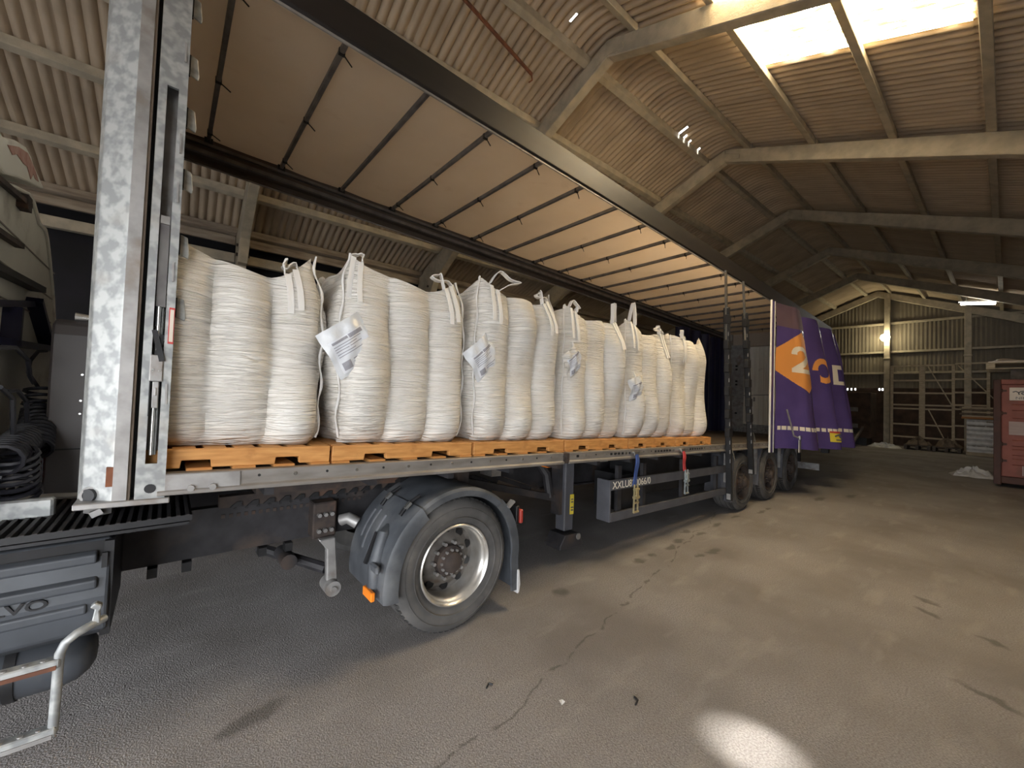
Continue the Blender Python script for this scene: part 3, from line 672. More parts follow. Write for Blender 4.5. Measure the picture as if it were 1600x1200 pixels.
# buckle channel: a box with a long slot
mb = MB()
cx0, cx1, sx0, sx1 = -.100, .010, -.068, -.024
zb, zs0, zs1, zt = 1.262, 1.43, 3.30, 4.28
mb.box(cx0, sx0, Y0-.005, Y0+.01, zb, zt); mb.box(sx1, cx1, Y0-.005, Y0+.01, zb, zt); mb.box(sx0, sx1, Y0-.005, Y0+.01, zb, zs0); mb.box(sx0, sx1, Y0-.005, Y0+.01, zs1, zt)
mb.box(cx0, cx0+.006, Y0+.01, Y0+.10, zb, zt); mb.box(cx1-.006, cx1, Y0+.01, Y0+.10, zb, zt)
ch = TP('buckle_channel', mb, 'galvanised')
mb = MB(); mb.box(cx0+.006, cx1-.006, Y0+.085, Y0+.10, zb, zt); TP('channel_back', mb, 'dull_steel')
mb = MB(); mb.box(-.115, cx0, Y0+.06, Y0+.12, zb, zt); TP('dark_joint', mb, 'black_steel')
mb = MB(); mb.cyl((-.045, Y0-.008, 1.31), (-.045, Y0, 1.31), .022, 14); TP('drain_hole', mb, 'black_steel', sub=ch)
mb = MB(); mb.tube([(-.050, Y0+.02, 1.47), (-.050, Y0+.02, 2.48)], .009, 10); TP('tension_rod', mb, 'bright_steel', sub=ch, smooth=True)
mb = MB(); mb.tube([(-.037, Y0+.03, 1.47), (-.037, Y0+.03, 2.55)], .006, 8); TP('tension_rod', mb, 'bright_steel', sub=ch, smooth=True)
mb = MB(); mb.tube([(-.055, Y0+.03, 2.10), (-.05, Y0+.03, 2.52)], [.017, .014], 10); TP('lever_grip', mb, 'black_steel', sub=ch, smooth=True)
mb = MB(); mb.box(-.072, -.022, Y0-.014, Y0+.03, 1.83, 1.96); TP('ratchet_body', mb, 'dull_steel', bevel=.004)
for q in (-.06, -.034):
    mb = MB(); mb.cyl((q, Y0-.018, 1.885), (q, Y0-.012, 1.885), .006, 8); TP('ratchet_rivet', mb, 'bright_steel')
mb = MB(); mb.bar((-.062, Y0-.006, 2.08), (-.028, Y0-.02, 1.93), .022, .006, up=(0, 1, 0)); mb.bar((-.030, Y0, 2.06), (-.05, Y0-.01, 1.95), .018, .006, up=(0, 1, 0)); TP('webbing_tail', mb, 'black_steel')
mb = MB(); mb.box(-.058, -.034, Y0-.012, Y0+.02, 1.70, 1.83); mb.box(-.051, -.041, Y0-.016, Y0-.01, 1.76, 1.80); TP('ratchet_pawl', mb, 'dull_steel', bevel=.003)
mb = MB(); mb.box(-.070, -.066, Y0-.01, Y0+.01, 1.66, 1.84); TP('chain_link', mb, 'black_steel')
mb = MB(); mb.box(-.012, .010, Y0-.009, Y0-.004, 2.02, 2.20); st_ = TP('red_sticker', mb, 'red_plastic', sub=ch)
mb = MB(); mb.box(-.008, .007, Y0-.011, Y0-.008, 2.03, 2.19); TP('sticker_print', mb, 'sign_white', sub=ch)
mb = MB(); mb.box(-.064, -.028, Y0+.01, Y0+.05, 2.20, 2.62); TP('slider_plate', mb, 'grey_bow', sub=ch)
mb = MB(); mb.box(-.064, -.028, Y0+.0, Y0+.05, 2.61, 2.65); TP('slider_cap', mb, 'dull_steel', sub=ch)
for z in (1.72, 2.33, 2.73, 2.98, 3.45):
    mb = MB(); mb.bar((-.005, Y0-.007, z), (-.007, Y0-.007, z+.10), .008, .008); TP('weld_bead', mb, 'dull_steel', sub=ch)
for z in (2.215, 2.54, 2.885, 3.21, 3.49, 3.80):
    mb = MB(); mb.prism([(.012, z-.05), (.050, z-.065), (.054, z-.045), (.044, z+.045), (.014, z+.055)], 'y', Y0+.06, Y0+.072); sb = TP('slat_bracket', mb, 'galvanised', bevel=.003)
    mb = MB(); mb.box(.005, .016, Y0+.055, Y0+.085, z-.05, z+.05); TP('bracket_clip', mb, 'black_steel', sub=sb)
mb = MB(); mb.box(XF, XF+.14, Y1-.14, Y1, 1.25, 4.30); TP('corner_post', mb, 'dark_steel')
# landing legs
for yy in (3.08, 4.58):
    mb = MB(); mb.box(3.40, 3.55, yy-.06, yy+.08, .44, 1.30); lg = TP('landing_leg', mb, 'guard_grey', bevel=.012)
    mb = MB(); mb.box(3.345, 3.40, yy-.02, yy+.10, .62, 1.28); TP('leg_bracket', mb, 'dark_steel', sub=lg)
    mb = MB(); mb.prism([(3.36, .42), (3.58, .42), (3.66, .30), (3.66, .27), (3.28, .27), (3.28, .31)], 'y', yy-.12, yy+.12); TP('foot', mb, 'dark_steel', sub=lg, bevel=.006)
    mb = MB(); mb.cyl((3.57, yy-.13, .38), (3.57, yy-.06, .38), .035, 10); TP('foot_bolt', mb, 'dull_steel', sub=lg)
    mb = MB(); mb.box(3.485, 3.545, yy-.066, yy-.06, .62, .84); yl = TP('yellow_label', mb, 'yellow_label', sub=lg)
    mb = MB(); 
    for z in (.66, .69, .75, .78): mb.box(3.497, 3.533, yy-.069, yy-.065, z, z+.014)
    TP('label_print', mb, 'ink', sub=lg, kind='stuff')
mb = MB(); mb.bar((2.0, 3.5, 1.08), (3.42, 3.12, .78), .06, .07); TP('leg_brace', mb, 'dark_steel')
mb = MB(); mb.bar((2.55, 3.9, 1.10), (3.42, 3.6, .80), .04, .05); TP('leg_brace', mb, 'dark_steel')
mb = MB(); mb.bar((2.35, 3.45, .98), (2.47, 3.42, .88), .025, .025); TP('brace_tab', mb, 'dark_steel')
mb = MB(); mb.tube([(3.05, 3.3, 1.25), (3.2, 3.25, 1.18), (3.28, 3.2, 1.05), (3.30, 3.16, .80)], .05, 8); TP('curved_bracket', mb, 'dark_steel', smooth=True)
mb = MB(); mb.box(3.06, 3.15, 2.98, 3.08, 1.17, 1.255); TP('marker_lamp', mb, 'orange_lens', bevel=.008)
mb = MB(); mb.box(3.62, 3.80, 2.75, 3.0, 1.235, 1.262); TP('outrigger', mb, 'dull_steel')
mb = MB(); mb.box(2.0, 2.12, 3.05, 3.3, .98, 1.25); TP('hanger', mb, 'dark_steel'); mb = MB(); mb.box(2.5, 2.62, 3.2, 3.4, 1.08, 1.25); TP('hanger', mb, 'rail_alloy')
# side guard with the trailer number
mb = MB(); mb.box(3.78, 3.805, 2.70, 2.88, .565, 1.03); TP('guard_end_plate', mb, 'guard_grey', bevel=.005)
mb = MB(); mb.box(3.805, 7.05, 2.70, 2.735, .915, 1.03); gr = TP('guard_rail', mb, 'guard_grey', bevel=.004)
mb = MB(); mb.box(3.805, 7.30, 2.70, 2.735, .565, .665); TP('guard_rail', mb, 'guard_grey', bevel=.004)
mb = text_mb('XXLU820066/0', .118, (3.825, 2.697, .932), (1.05, 0, 0), (0, 0, 1), .002); TP('fleet_number', mb, 'letter_cream', sub=gr)
for x in (3.98, 4.5, 5.5, 6.6):
    mb = MB(); mb.box(x, x+.07, 2.735, 2.78, .575, 1.18); TP('guard_upright', mb, 'dark_steel')
mb = MB(); mb.box(4.15, 4.42, 2.80, 3.2, .62, 1.05); TP('tool_box', mb, 'black_steel')
mb = MB(); mb.box(4.6, 6.9, 2.95, 3.3, .72, 1.20); TP('spare_carrier', mb, 'black_steel')
mb = MB(); mb.box(7.02, 7.10, 2.66, 2.80, .42, 1.22); TP('front_flap', mb, 'guard_grey', bevel=.02)

# wheels
def wheel(root, cx, yf, cz, Rr, W, deep, alloy, nuts=10, tread='tread_rubber', shear=False):
    p = [(.30*Rr/.5, .035), (.315*Rr/.5, .018), (.34*Rr/.5, .010), (.40*Rr/.5, -.004), (.44*Rr/.5, .0), (.470*Rr/.5, .016), (.486*Rr/.5, .034), (.494*Rr/.5, .060)]
    for g_ in (.22, .40, .60, .78):
        p += [(.498*Rr/.5, W*g_-.008), (.480*Rr/.5, W*g_-.005), (.480*Rr/.5, W*g_+.005), (.498*Rr/.5, W*g_+.008)]
    p += [(.494*Rr/.5, W-.06), (.486*Rr/.5, W-.034), (.44*Rr/.5, W), (.34*Rr/.5, W-.01), (.30*Rr/.5, W-.035)]
    c = (cx, yf, cz)
    mb = MB(); mb.lathe(p, c, 'y', 72); ty = part(root, 'tyre', mb, 'rubber', smooth=35)
    mb = MB()
    nl = 64
    for k in range(nl):
        a = 2*pi*k/nl; rm = Matrix.Rotation(-a, 3, 'Y'); ctr = Vector(c)
        q = MB(); r0 = .497*Rr/.5
        q.add([(r0-.03, .022, -.013), (r0+.003, .045, -.013), (r0+.003, .10, -.013), (r0-.03, .10, -.013), (r0-.03, .022, .013), (r0+.003, .045, .013), (r0+.003, .10, .013), (r0-.03, .10, .013)],
              [(0,3,2,1),(4,5,6,7),(0,1,5,4),(1,2,6,5),(2,3,7,6),(3,0,4,7)])
        mb.add([ctr+rm @ v for v in q.v], q.f)
    part(root, 'tread_blocks', mb, tread, sub=ty, kind='stuff')
    for rr in (.355, .425):
        mb = MB(); mb.lathe([(rr*Rr/.5, .008), (rr*Rr/.5+.004, -.006 if rr < .4 else -.007), (rr*Rr/.5+.008, .006)], c, 'y', 64); part(root, 'sidewall_ring', mb, 'rubber', sub=ty, smooth=True)
    k = Rr/.5
    mb = MB(); mb.lathe([(.300*k, .040), (.306*k, .014), (.298*k, .006), (.288*k, .014), (.280*k, .030), (.272*k, .055), (.266*k, .06), (.264*k, .10), (.270*k, .105), (.268*k, deep-.02), (.258*k, deep)], c, 'y', 72)
    rim = part(root, 'rim', mb, alloy, smooth=50)
    mb = MB(); mb.lathe([(.262*k, deep-.004), (.235*k, deep+.01), (.19*k, deep-.03), (.165*k, deep-.05), (.150*k, deep-.055), (0, deep-.055)], c, 'y', 64); disc = part(root, 'wheel_disc', mb, 'rusty_frame' if alloy == 'rusty_frame' else 'disc_grey', smooth=50)
    for j in range(10):
        a = 2*pi*(j+.5)/10; x, z = cx+.215*k*cos(a), cz+.215*k*sin(a)
        mb = MB(); mb.cyl((x, yf+deep-.022, z), (x, yf+deep+.03, z), .032*k, 16); part(root, 'hand_hole', mb, 'black_steel', sub=disc)
    mb = MB(); mb.lathe([(.12*k, deep-.055), (.115*k, deep-.10), (.085*k, deep-.115), (.075*k, deep-.15), (.06*k, deep-.16), (0, deep-.162)], c, 'y', 40); hub = part(root, 'hub', mb, 'rusty_frame', smooth=40)
    for j in range(nuts):
        a = 2*pi*j/nuts; x, z = cx+.136*k*cos(a), cz+.136*k*sin(a)
        mb = MB(); mb.cyl((x, yf+deep-.10, z), (x, yf+deep-.05, z), .014*k, 6); part(root, 'wheel_nut', mb, 'rusty_frame' if alloy == 'rusty_frame' else 'dull_steel', sub=hub)
    for j in range(12):
        a = 2*pi*j/12; x, z = cx+.088*k*cos(a), cz+.088*k*sin(a)
        mb = MB(); mb.cyl((x, yf+deep-.13, z), (x, yf+deep-.10, z), .011*k, 6); part(root, 'hub_bolt', mb, 'rusty_frame' if alloy == 'rusty_frame' else 'dull_steel', sub=hub)
for x in (7.50, 8.81, 10.12):
    wheel(tr, x, 2.66, .485, .485, .37, .10, 'rusty_frame')
    mb = MB(); mb.lathe([(.30, .03), (.40, 0), (.47, .02), (.484, .06), (.484, .33), (.47, .36), (.30, .36)], (x, Y1-.40, .485), 'y', 40); part(tr, 'tyre', mb, 'rubber', smooth=35)
    mb = MB(); mb.lathe([(.30, .30), (.2, .30), (0, .30)], (x, Y1-.40, .485), 'y', 40); part(tr, 'wheel_disc', mb, 'rusty_frame')
    mb = MB(); mb.cyl((x, 3.0, .485), (x, 4.8, .485), .08, 14); part(tr, 'axle', mb, 'dark_steel')
    mb = MB(); mb.prism([(x-.62, .35), (x-.60, .35), (x-.54, .80), (x-.40, .99), (x-.42, 1.01), (x-.57, .82)], 'y', 2.66, 3.04); part(tr, 'mudguard', mb, 'guard_grey')
    mb = MB(); mb.bar((x-.58, 2.72, 1.0), (x-.58, 2.72, .42), .05, .04); part(tr, 'mudguard_stay', mb, 'dull_steel')
# sliding centre posts hanging loose at the open side
for (xt, xbm, zlow, yy) in ((6.50, 6.72, .30, 2.60), (7.20, 7.62, .62, 2.60)):
    ztop_ = 4.07+SL*xt
    P = lambda t: Vector((xt+(xbm-xt)*t, yy-.02*t, ztop_+(zlow-ztop_)*t))
    mb = MB(); mb.bar(P(.16), P(1), .085, .055, up=(1, 0, 0)); sp = part(tr, 'sliding_post', mb, 'black_steel', bevel=.008)
    mb = MB(); mb.bar(P(0)+Vector((-.018, 0, 0)), P(.3)+Vector((-.018, 0, 0)), .028, .03); mb.bar(P(0.02)+Vector((.03, .01, 0)), P(.18)+Vector((.03, .01, 0)), .02, .02); part(tr, 'post_tube', mb, 'bright_steel', sub=sp)
    for t in (.21, .32, .42, .52, .62, .70):
        q = P(t); mb = MB(); mb.box(q.x-.07, q.x+.055, q.y-.045, q.y+.03, q.z-.08, q.z+.06); part(tr, 'slat_pocket', mb, 'black_steel', sub=sp, bevel=.008)
    for t in (.27, .37, .47, .57, .66, .74, .78, .82):
        q = P(t); mb = MB(); mb.box(q.x-.028, q.x-.008, q.y-.036, q.y-.026, q.z-.05, q.z+.03); part(tr, 'post_slot', mb, 'dull_steel', sub=sp)
    q = P(.8); mb = MB(); mb.bar(q+Vector((.05, -.03, .06)), q+Vector((.10, -.05, -.10)), .02, .02); part(tr, 'latch_lever', mb, 'bright_steel', sub=sp)
    q = P(.98); mb = MB(); mb.box(q.x-.03, q.x+.03, q.y-.03, q.y+.03, q.z-.05, q.z+.06); part(tr, 'post_shoe', mb, 'dull_steel', sub=sp)

# ------- curtains
def spline(keys, s):
    n = len(keys)-1; t = min(max(s, 0), .99999)*n; i = int(t); f = t-i
    g_ = lambda j: keys[min(max(j, 0), n)]
    out = []
    for c in range(len(keys[0])):
        a, b, cc, d = g_(i-1)[c], g_(i)[c], g_(i+1)[c], g_(i+2)[c]
        out.append(.5*((2*b)+(-a+cc)*f+(2*a-5*b+4*cc-d)*f*f+(-a+3*b-3*cc+d)*f**3))
    return out
KEY = [(8.84, 2.60, 2.60), (9.05, 2.55, 2.47), (9.30, 2.50, 2.30), (9.50, 2.45, 2.16), (9.80, 2.48, 2.15), (9.86, 2.60, 2.40), (9.95, 2.70, 2.66), (10.22, 2.70, 2.66), (10.50, 2.52, 2.34), (10.85, 2.44, 2.02), (11.05, 2.48, 2.05), (11.22, 2.66, 2.58), (11.5, 2.72, 2.66),
       (11.85, 2.50, 2.26), (12.15, 2.42, 1.97), (12.30, 2.52, 2.14), (12.42, 2.70, 2.6), (12.65, 2.58, 2.35), (12.85, 2.48, 2.08), (12.98, 2.60, 2.35)]
ARC = [0]; NS = 260
for i in range(1, NS+1):
    a = spline(KEY, (i-1)/NS); b = spline(KEY, i/NS); ARC.append(ARC[-1]+math.hypot(b[0]-a[0], .5*(b[1]+b[2])-.5*(a[1]+a[2])))
def arc(s): f = s*NS; i = min(int(f), NS-1); return ARC[i]+(ARC[i+1]-ARC[i])*(f-i)
ZC0, ZC1 = 1.255, 4.06          # bottom and top (before the fall of the bed)
def cz(j): return ZC0+(ZC1-ZC0)*j
def curt(s, j, off=0.):
    x, yt, yb = spline(KEY, s); q = min(1, max(0, (1-j)))**.8
    y = yt+(yb-yt)*q
    x = x+.06*q*sin(9*s)+.18*s*q
    z = cz(j)+.012*sin(23*s)*(1-j)
    return (x, y-off+.008*sin(14*j+20*s), z+SL*x)
def inpoly(p, poly):
    c = False; n = len(poly)
    for i in range(n):
        (x1, y1), (x2, y2) = poly[i], poly[i-1]
        if (y1 > p[1]) != (y2 > p[1]) and p[0] < (x2-x1)*(p[1]-y1)/(y2-y1)+x1: c = not c
    return c
HC = (.80, 2.98); HW, HH = .84, .60
HEX = [(HC[0], HC[1]+HH), (HC[0]-HW*.98, HC[1]+HH*.32), (HC[0]-HW*.98, HC[1]-HH*.36), (HC[0], HC[1]-HH*1.02), (HC[0]+.46, HC[1]-HH*.5), (HC[0]+.40, HC[1]+HH*.42)]
def two(l, z):
    x = (l-(HC[0]-.40))/.66; y = (z-(HC[1]-.24))/.54
    if not (0 <= x <= 1 and 0 <= y <= 1): return False
    if y < .16: return True
    d = math.hypot((x-.42)/.42, (y-.70)/.29)
    if y > .66 and .45 < d < 1.0: return True
    if y <= .70 and abs(x-(.10+.85*(y-.1)/.62)) < .17 and x < .90: return True
    return False
def cmat(s, j):
    l, z = arc(s), cz(j)
    if inpoly((l, z), HEX): return 3 if two(l, z) else 2
    a = l-2.42; b = z-2.92
    if .15 < math.hypot(a/1.1, b) < .27 and not (a < -.12 and b < .0): return 2
    a = l-4.14
    if -.17 < a < .26 and abs(b-.02) < .23 and (a < -.05 or abs(abs(b-.02)-.185) < .045): return 3
    if 1.615 < z < 1.685 and (l % .115) > .022 and l > .06: return 3
    if z > 3.62 and l < 1.35: return 1  # top of the first fold: painted warm reflection, not a print
    return 0
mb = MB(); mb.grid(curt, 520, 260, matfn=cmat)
cu = part(tr, 'side_curtain', mb, ['curtain_purple', 'curtain_warm_sheen', 'print_orange', 'print_white'], smooth=True, label='gathered purple side curtain with orange hexagon and white figure two')
# curtain pole with pale edges
def CZ(x, z): return z+SL*x
for (xa, xb_, w_, mm, nm) in ((8.55, 8.70, .0, 'curtain_purple', 'curtain_edge'), (8.535, 8.555, .004, 'white_edge', 'edge_piping'), (8.695, 8.725, .006, 'white_edge', 'edge_piping')):
    mb = MB(); mb.box(xa, xb_, 2.585-w_, 2.605+w_, 1.19, 4.05); TP(nm, mb, mm)
for (s, lab) in ((.095, 'buckle_strap'), (.385, 'buckle_strap'), (.62, 'buckle_strap')):
    x, y, z = curt(s, .02); mb = MB(); mb.box(x-.05, x+.05, y-.035, y-.015, z-.12, z+.12); bs = part(tr, lab, mb, 'dull_steel')
    mb = MB(); mb.box(x-.055, x+.055, y-.05, y-.02, z+.13, z+.20); part(tr, 'buckle', mb, 'bright_steel', sub=bs)
    mb = MB(); mb.tube([(x-.02, y-.03, z+.15), (x-.2, y-.03+.05, z+.20), (x-.35, y+.05, z+.5), (x-.42, y+.08, z+.7)] if s < .3 else [(x, y-.03, z+.15), (x-.06, y-.02, z+.3)], .016, 6); part(tr, 'loose_strap', mb, 'dull_steel', sub=bs)
def decal(s0, s1, j0, j1, name, mat, off):
    mb = MB(); mb.grid(lambda a, b: curt(s0+(s1-s0)*a, j0+(j1-j0)*b, off), 8, 8); return part(tr, name, mb, mat, sub=cu)
decal(.452, .512, .055, .135, 'warning_sign', 'yellow_label', .012)
decal(.452, .512, .122, .135, 'warning_sign_band', 'red_plastic', .016)
def dpt(a, b): return Vector(curt(.452+.06*a, .055+.08*b, .022))
mb = MB(); mb.tube([dpt(.2, .55), dpt(.5, .72), dpt(.85, .78)], .017, 6); mb.tube([dpt(.5, .72), dpt(.55, .5), dpt(.8, .38)], .017, 6); mb.tube([dpt(.25, .22), dpt(.75, .2)], .012, 6); part(tr, 'warning_symbol', mb, 'ink', sub=cu)
# far curtain drawn to the rear, navy
mb = MB(); mb.grid(lambda a, b: (9.9+3.35*a, 5.10+.09*sin(34*a+1)+.03*sin(80*a), CZ(9.9+3.35*a, 1.38+2.70*b)), 150, 12); part(tr, 'far_curtain', mb, 'curtain_navy', smooth=True)
# rear frame and doors
mb = MB(); mb.box(13.18, 13.34, Y0+.02, Y0+.18, 1.0, 4.30); TP('rear_post', mb, 'dark_steel'); mb = MB(); mb.box(12.95, 13.34, Y1-.20, Y1-.02, 1.0, 4.30); TP('rear_post', mb, 'dull_steel')
mb = MB(); mb.box(13.05, 13.34, Y0+.1, Y1-.1, 3.92, 4.30); TP('rear_header', mb, 'roof_lining')
for k in range(2):
    a = Y0+.18+1.09*k
    mb = MB(); n = 54
    vs = []; fs = []
    for i in range(n+1):
        y = a+1.085*i/n; x = 13.22+(.012 if (i//3) % 2 else 0)
        vs += [(x, y, 1.37), (x, y, 3.94)]
        if i: fs.append((2*i-2, 2*i, 2*i+1, 2*i-1))
    mb.add(vs, fs); dr = TP('rear_door', mb, 'door_white')
    mb = MB(); mb.box(13.17, 13.22, a+.01, a+1.07, 1.37, 1.62); TP('kick_plate', mb, 'galvanised', sub=dr)
    mb = MB(); mb.box(13.16, 13.20, a+.5, a+.54, 2.3, 2.42); TP('door_catch', mb, 'dull_steel', sub=dr)
    mb = MB(); mb.tube([(13.2, a+.15, 2.50), (13.2, a+.9, 2.47), (13.2, a+.93, 2.3)], .012, 6); TP('door_cable', mb, 'dull_steel', sub=dr)
mb = MB(); mb.box(12.9, 12.92, 4.62, 4.98, 1.5, 3.95); TP('door_liner', mb, 'dull_steel')
for z in (3.2, 3.3, 2.75, 2.85, 1.9):
    mb = MB(); mb.box(12.885, 12.90, 4.78, 4.84, z, z+.05); TP('liner_hole', mb, 'black_steel')
mb = MB(); mb.bar((12.60, 3.55, 2.0), (12.60, 3.27, 1.64), .015, .36, up=(1, 0, 0)); mb.bar((12.59, 3.41, 1.58), (12.59, 3.14, 1.80), .02, .05, up=(1, 0, 0)); TP('placard_holder', mb, 'tag_grey')
mb = MB(); mb.bar((12.6, 3.4, 2.0), (13.1, 3.4, 2.2), .02, .02); TP('placard_stay', mb, 'dark_steel')
mb = MB(); mb.box(12.9, 13.0, Y0+.15, Y1-.15, .55, .72); TP('underrun_bar', mb, 'dull_steel'); 
for yy in (3.2, 4.6):
    mb = MB(); mb.box(12.9, 13.0, yy, yy+.08, .72, 1.0); TP('underrun_stay', mb, 'dark_steel')
mb = MB(); mb.bar((10.75, 2.75, 1.22), (10.75, 2.75, .62), .05, .04); TP('flap_stay', mb, 'dull_steel')

# ================================================================== THE TRACTOR UNIT
tk = thing('tractor_unit', 'white-cabbed lorry tractor coupled under the trailer front', 'lorry', (0.6, 3.9, 0))
def KP(name, mb, mat, **k): return part(tk, name, mb, mat, **k)
for yy in (3.45, 4.31):
    mb = MB(); mb.prism([(-2.6, .66), (2.35, .66), (2.55, .74), (2.55, .98), (-2.6, .98)], 'y', yy-.006, yy+.006); mb.box(-2.6, 2.5, yy-.0, yy+.075, .965, .98); mb.box(-2.6, 2.4, yy, yy+.075, .66, .675); fr_ = KP('chassis_rail', mb, 'dark_steel')
    if yy < 4:
        for k in range(22):
            x = .32+.045*k; mb = MB(); mb.box(x, x+.022, yy-.014, yy-.006, .90, .925); KP('rail_bolt', mb, 'rusty_frame', sub=fr_)
        for k in range(14):
            x = .40+.07*k; mb = MB(); mb.cyl((x, yy-.012, .955), (x, yy-.005, .955), .010, 6); KP('rail_bolt', mb, 'black_steel', sub=fr_)
        for x, z in ((-.05, .655), (.12, .655), (.55, .655), (.72, .655)):
            mb = MB(); mb.box(x, x+.05, yy-.05, yy+.03, z-.06, z); KP('rail_clip', mb, 'black_steel', sub=fr_)
mb = MB(); mb.box(.30, 2.3, 3.38, 3.46, .985, 1.06); KP('subframe_angle', mb, 'rusty_frame')
mb = MB()
for k in range(18): mb.prism([(.36+.1*k, .985), (.43+.1*k, .985), (.43+.1*k, 1.02), (.40+.1*k, 1.02)], 'y', 3.365, 3.38)
KP('serrated_edge', mb, 'black_steel', kind='stuff')
mb = MB(); mb.prism([(1.25, 1.0), (2.45, .98), (2.75, .86), (2.78, .90), (2.45, 1.09), (1.25, 1.09)], 'y', 3.42, 4.38); KP('fifth_wheel', mb, 'black_steel', bevel=.01)
mb = MB(); mb.cyl((1.75, 3.0, .5), (1.75, 4.8, .5), .11, 16); mb.lathe([(0, -.26), (.2, -.2), (.26, 0), (.2, .2), (0, .26)], (1.75, 3.9, .5), 'y', 20); KP('drive_axle', mb, 'dark_steel', smooth=True)
mb = MB(); mb.box(.88, 1.05, 3.30, 3.44, .68, .95); KP('spring_bracket', mb, 'rusty_frame', bevel=.01)
for k in range(6):
    mb = MB(); x, z = .92+.045*(k % 3), .74+.12*(k//3); mb.cyl((x, 3.27, z), (x, 3.30, z), .016, 6); KP('bracket_bolt', mb, 'dull_steel')
mb = MB(); mb.tube([(1.08, 3.28, .80), (1.12, 3.24, .82), (1.18, 3.2, .78)], .045, 10); KP('pipe_union', mb, 'dull_steel', smooth=True)
mb = MB(); mb.prism([(.90, .70), (1.02, .70), (1.05, .34), (1.01, .30), (.97, .36), (.96, .62)], 'y', 3.20, 3.26); KP('roll_bar_arm', mb, 'dull_steel', bevel=.008)
mb = MB(); mb.cyl((1.0, 3.14, .34), (1.0, 3.30, .34), .055, 18); mb.cyl((1.0, 3.12, .34), (1.0, 3.14, .34), .022, 10); KP('roll_bar_bush', mb, 'dull_steel', smooth=40)
mb = MB(); mb.tube([(.62, 3.8, .52), (.75, 3.6, .50), (1.0, 3.35, .42)], .04, 8); KP('torque_rod', mb, 'dark_steel', smooth=True)
mb = MB(); mb.cyl((.74, 3.35, .53), (.74, 3.60, .53), .055, 14); KP('torque_rod_bush', mb, 'dark_steel', smooth=40)
# drive wheels
WX, WY, WZ, WR = 1.75, 2.625, .505, .505
def pre(): return set(bpy.data.objects)
b4 = pre()
wheel(tk, WX, WY, WZ, WR, .30, .205, 'wheel_alloy', 10)
mb = MB(); mb.lathe([(.30, .03), (.44, 0), (.49, .03), (.503, .06), (.503, .24), (.49, .27), (.44, .30), (.30, .27)], (WX, WY+.34, WZ), 'y', 48); KP('tyre', mb, 'rubber', smooth=35)
for yy in (4.58, 4.92):
    mb = MB(); mb.lathe([(.30, .03), (.44, 0), (.49, .03), (.503, .06), (.503, .24), (.49, .27), (.44, .30), (.30, .27)], (WX, yy, WZ), 'y', 48); KP('tyre', mb, 'rubber', smooth=35)
# mudguard over the near drive wheel: front, top and rear covers
def arcpath(a0, a1, n, r=.575, c=(WX, WZ)):
    return [(c[0]+r*cos(R(a0+(a1-a0)*i/n)), c[1]+r*sin(R(a0+(a1-a0)*i/n)), cos(R(a0+(a1-a0)*i/n)), sin(R(a0+(a1-a0)*i/n))) for i in range(n+1)]
loop = [(.022, 2.60), (.022, 3.22), (0, 3.22), (0, 2.66), (-.045, 2.628), (-.045, 2.592), (.0, 2.585)]
loop2 = [(.035, 2.58), (.035, 3.23), (.008, 3.23), (.008, 2.68), (-.075, 2.615), (-.075, 2.575), (.01, 2.565)]
mb = MB(); mb.sweep(loop, arcpath(48, 126, 20)); KP('mudguard_top', mb, 'mudguard', smooth=40)
fp = arcpath(125, 172, 12)+[(WX-.578, .47, -1, .1), (WX-.572, .40, -1, .1)]
mb = MB(); mb.sweep(loop2, fp); fm = KP('mudguard_front', mb, 'mudguard', smooth=40)
rp = [(WX+.60, .16, 1, -.08), (WX+.595, .30, 1, -.05)]+arcpath(-8, 49, 12, .59)
lr = [(.015, 2.60), (.015, 3.20), (0, 3.20), (0, 2.66), (-.06, 2.62), (-.06, 2.60)]
mb = MB(); mb.sweep(lr, rp); rm_ = KP('mudguard_rear', mb, 'mudguard', smooth=40)
mb = MB(); mb.prism([(WX+.592, .335), (WX+.618, .33), (WX+.632, .20), (WX+.622, .14), (WX+.604, .125), (WX+.596, .15)], 'y', 2.592, 2.66); KP('frayed_edge', mb, 'film_white', sub=rm_, bevel=.006)
def onfront(a, y, o=.045): return (WX+(.575+o)*cos(R(a)), y, WZ+(.575+o)*sin(R(a)))
for yy in (2.72, 3.05):       # rubber latches across the joint
    mb = MB(); mb.tube([onfront(136, yy, .045), onfront(128, yy, .06), onfront(118, yy, .05)], .014, 8); lt = KP('latch_strap', mb, 'black_steel', smooth=True)
    mb = MB(); mb.bar(onfront(131, yy-.02, .062), onfront(126, yy-.02, .066), .03, .02); KP('latch_clip', mb, 'bright_steel', sub=lt)
for yy, a0, a1 in ((3.10, 140, 160), (3.02, 138, 166), (2.90, 140, 172)):
    mb = MB(); mb.tube([onfront(a0+(a1-a0)*i/6, yy, .036) for i in range(7)], .012, 8); KP('moulded_rib', mb, 'mudguard', sub=fm, smooth=True)
mb = MB(); mb.tube([onfront(145, 2.80, .03), onfront(150, 2.76, .05), onfront(170, 2.72, .05), (WX-.615, 2.72, .42)], [.02, .045, .05, .045], 10); KP('moulded_ridge', mb, 'mudguard', sub=fm, smooth=True)
mb = MB(); mb.bar(onfront(152, 2.86, .05), onfront(172, 2.86, .06), .03, .02); KP('grab_strap', mb, 'black_steel', sub=fm)
mb = MB(); mb.box(WX-.655, WX-.625, 2.60, 2.72, .60, .66); KP('bump_block', mb, 'mudguard', sub=fm, bevel=.012)
mb = MB(); mb.cyl(onfront(158, 2.80, .03), onfront(158, 2.80, .05), .03, 14); KP('cover_cap', mb, 'mudguard', sub=fm)
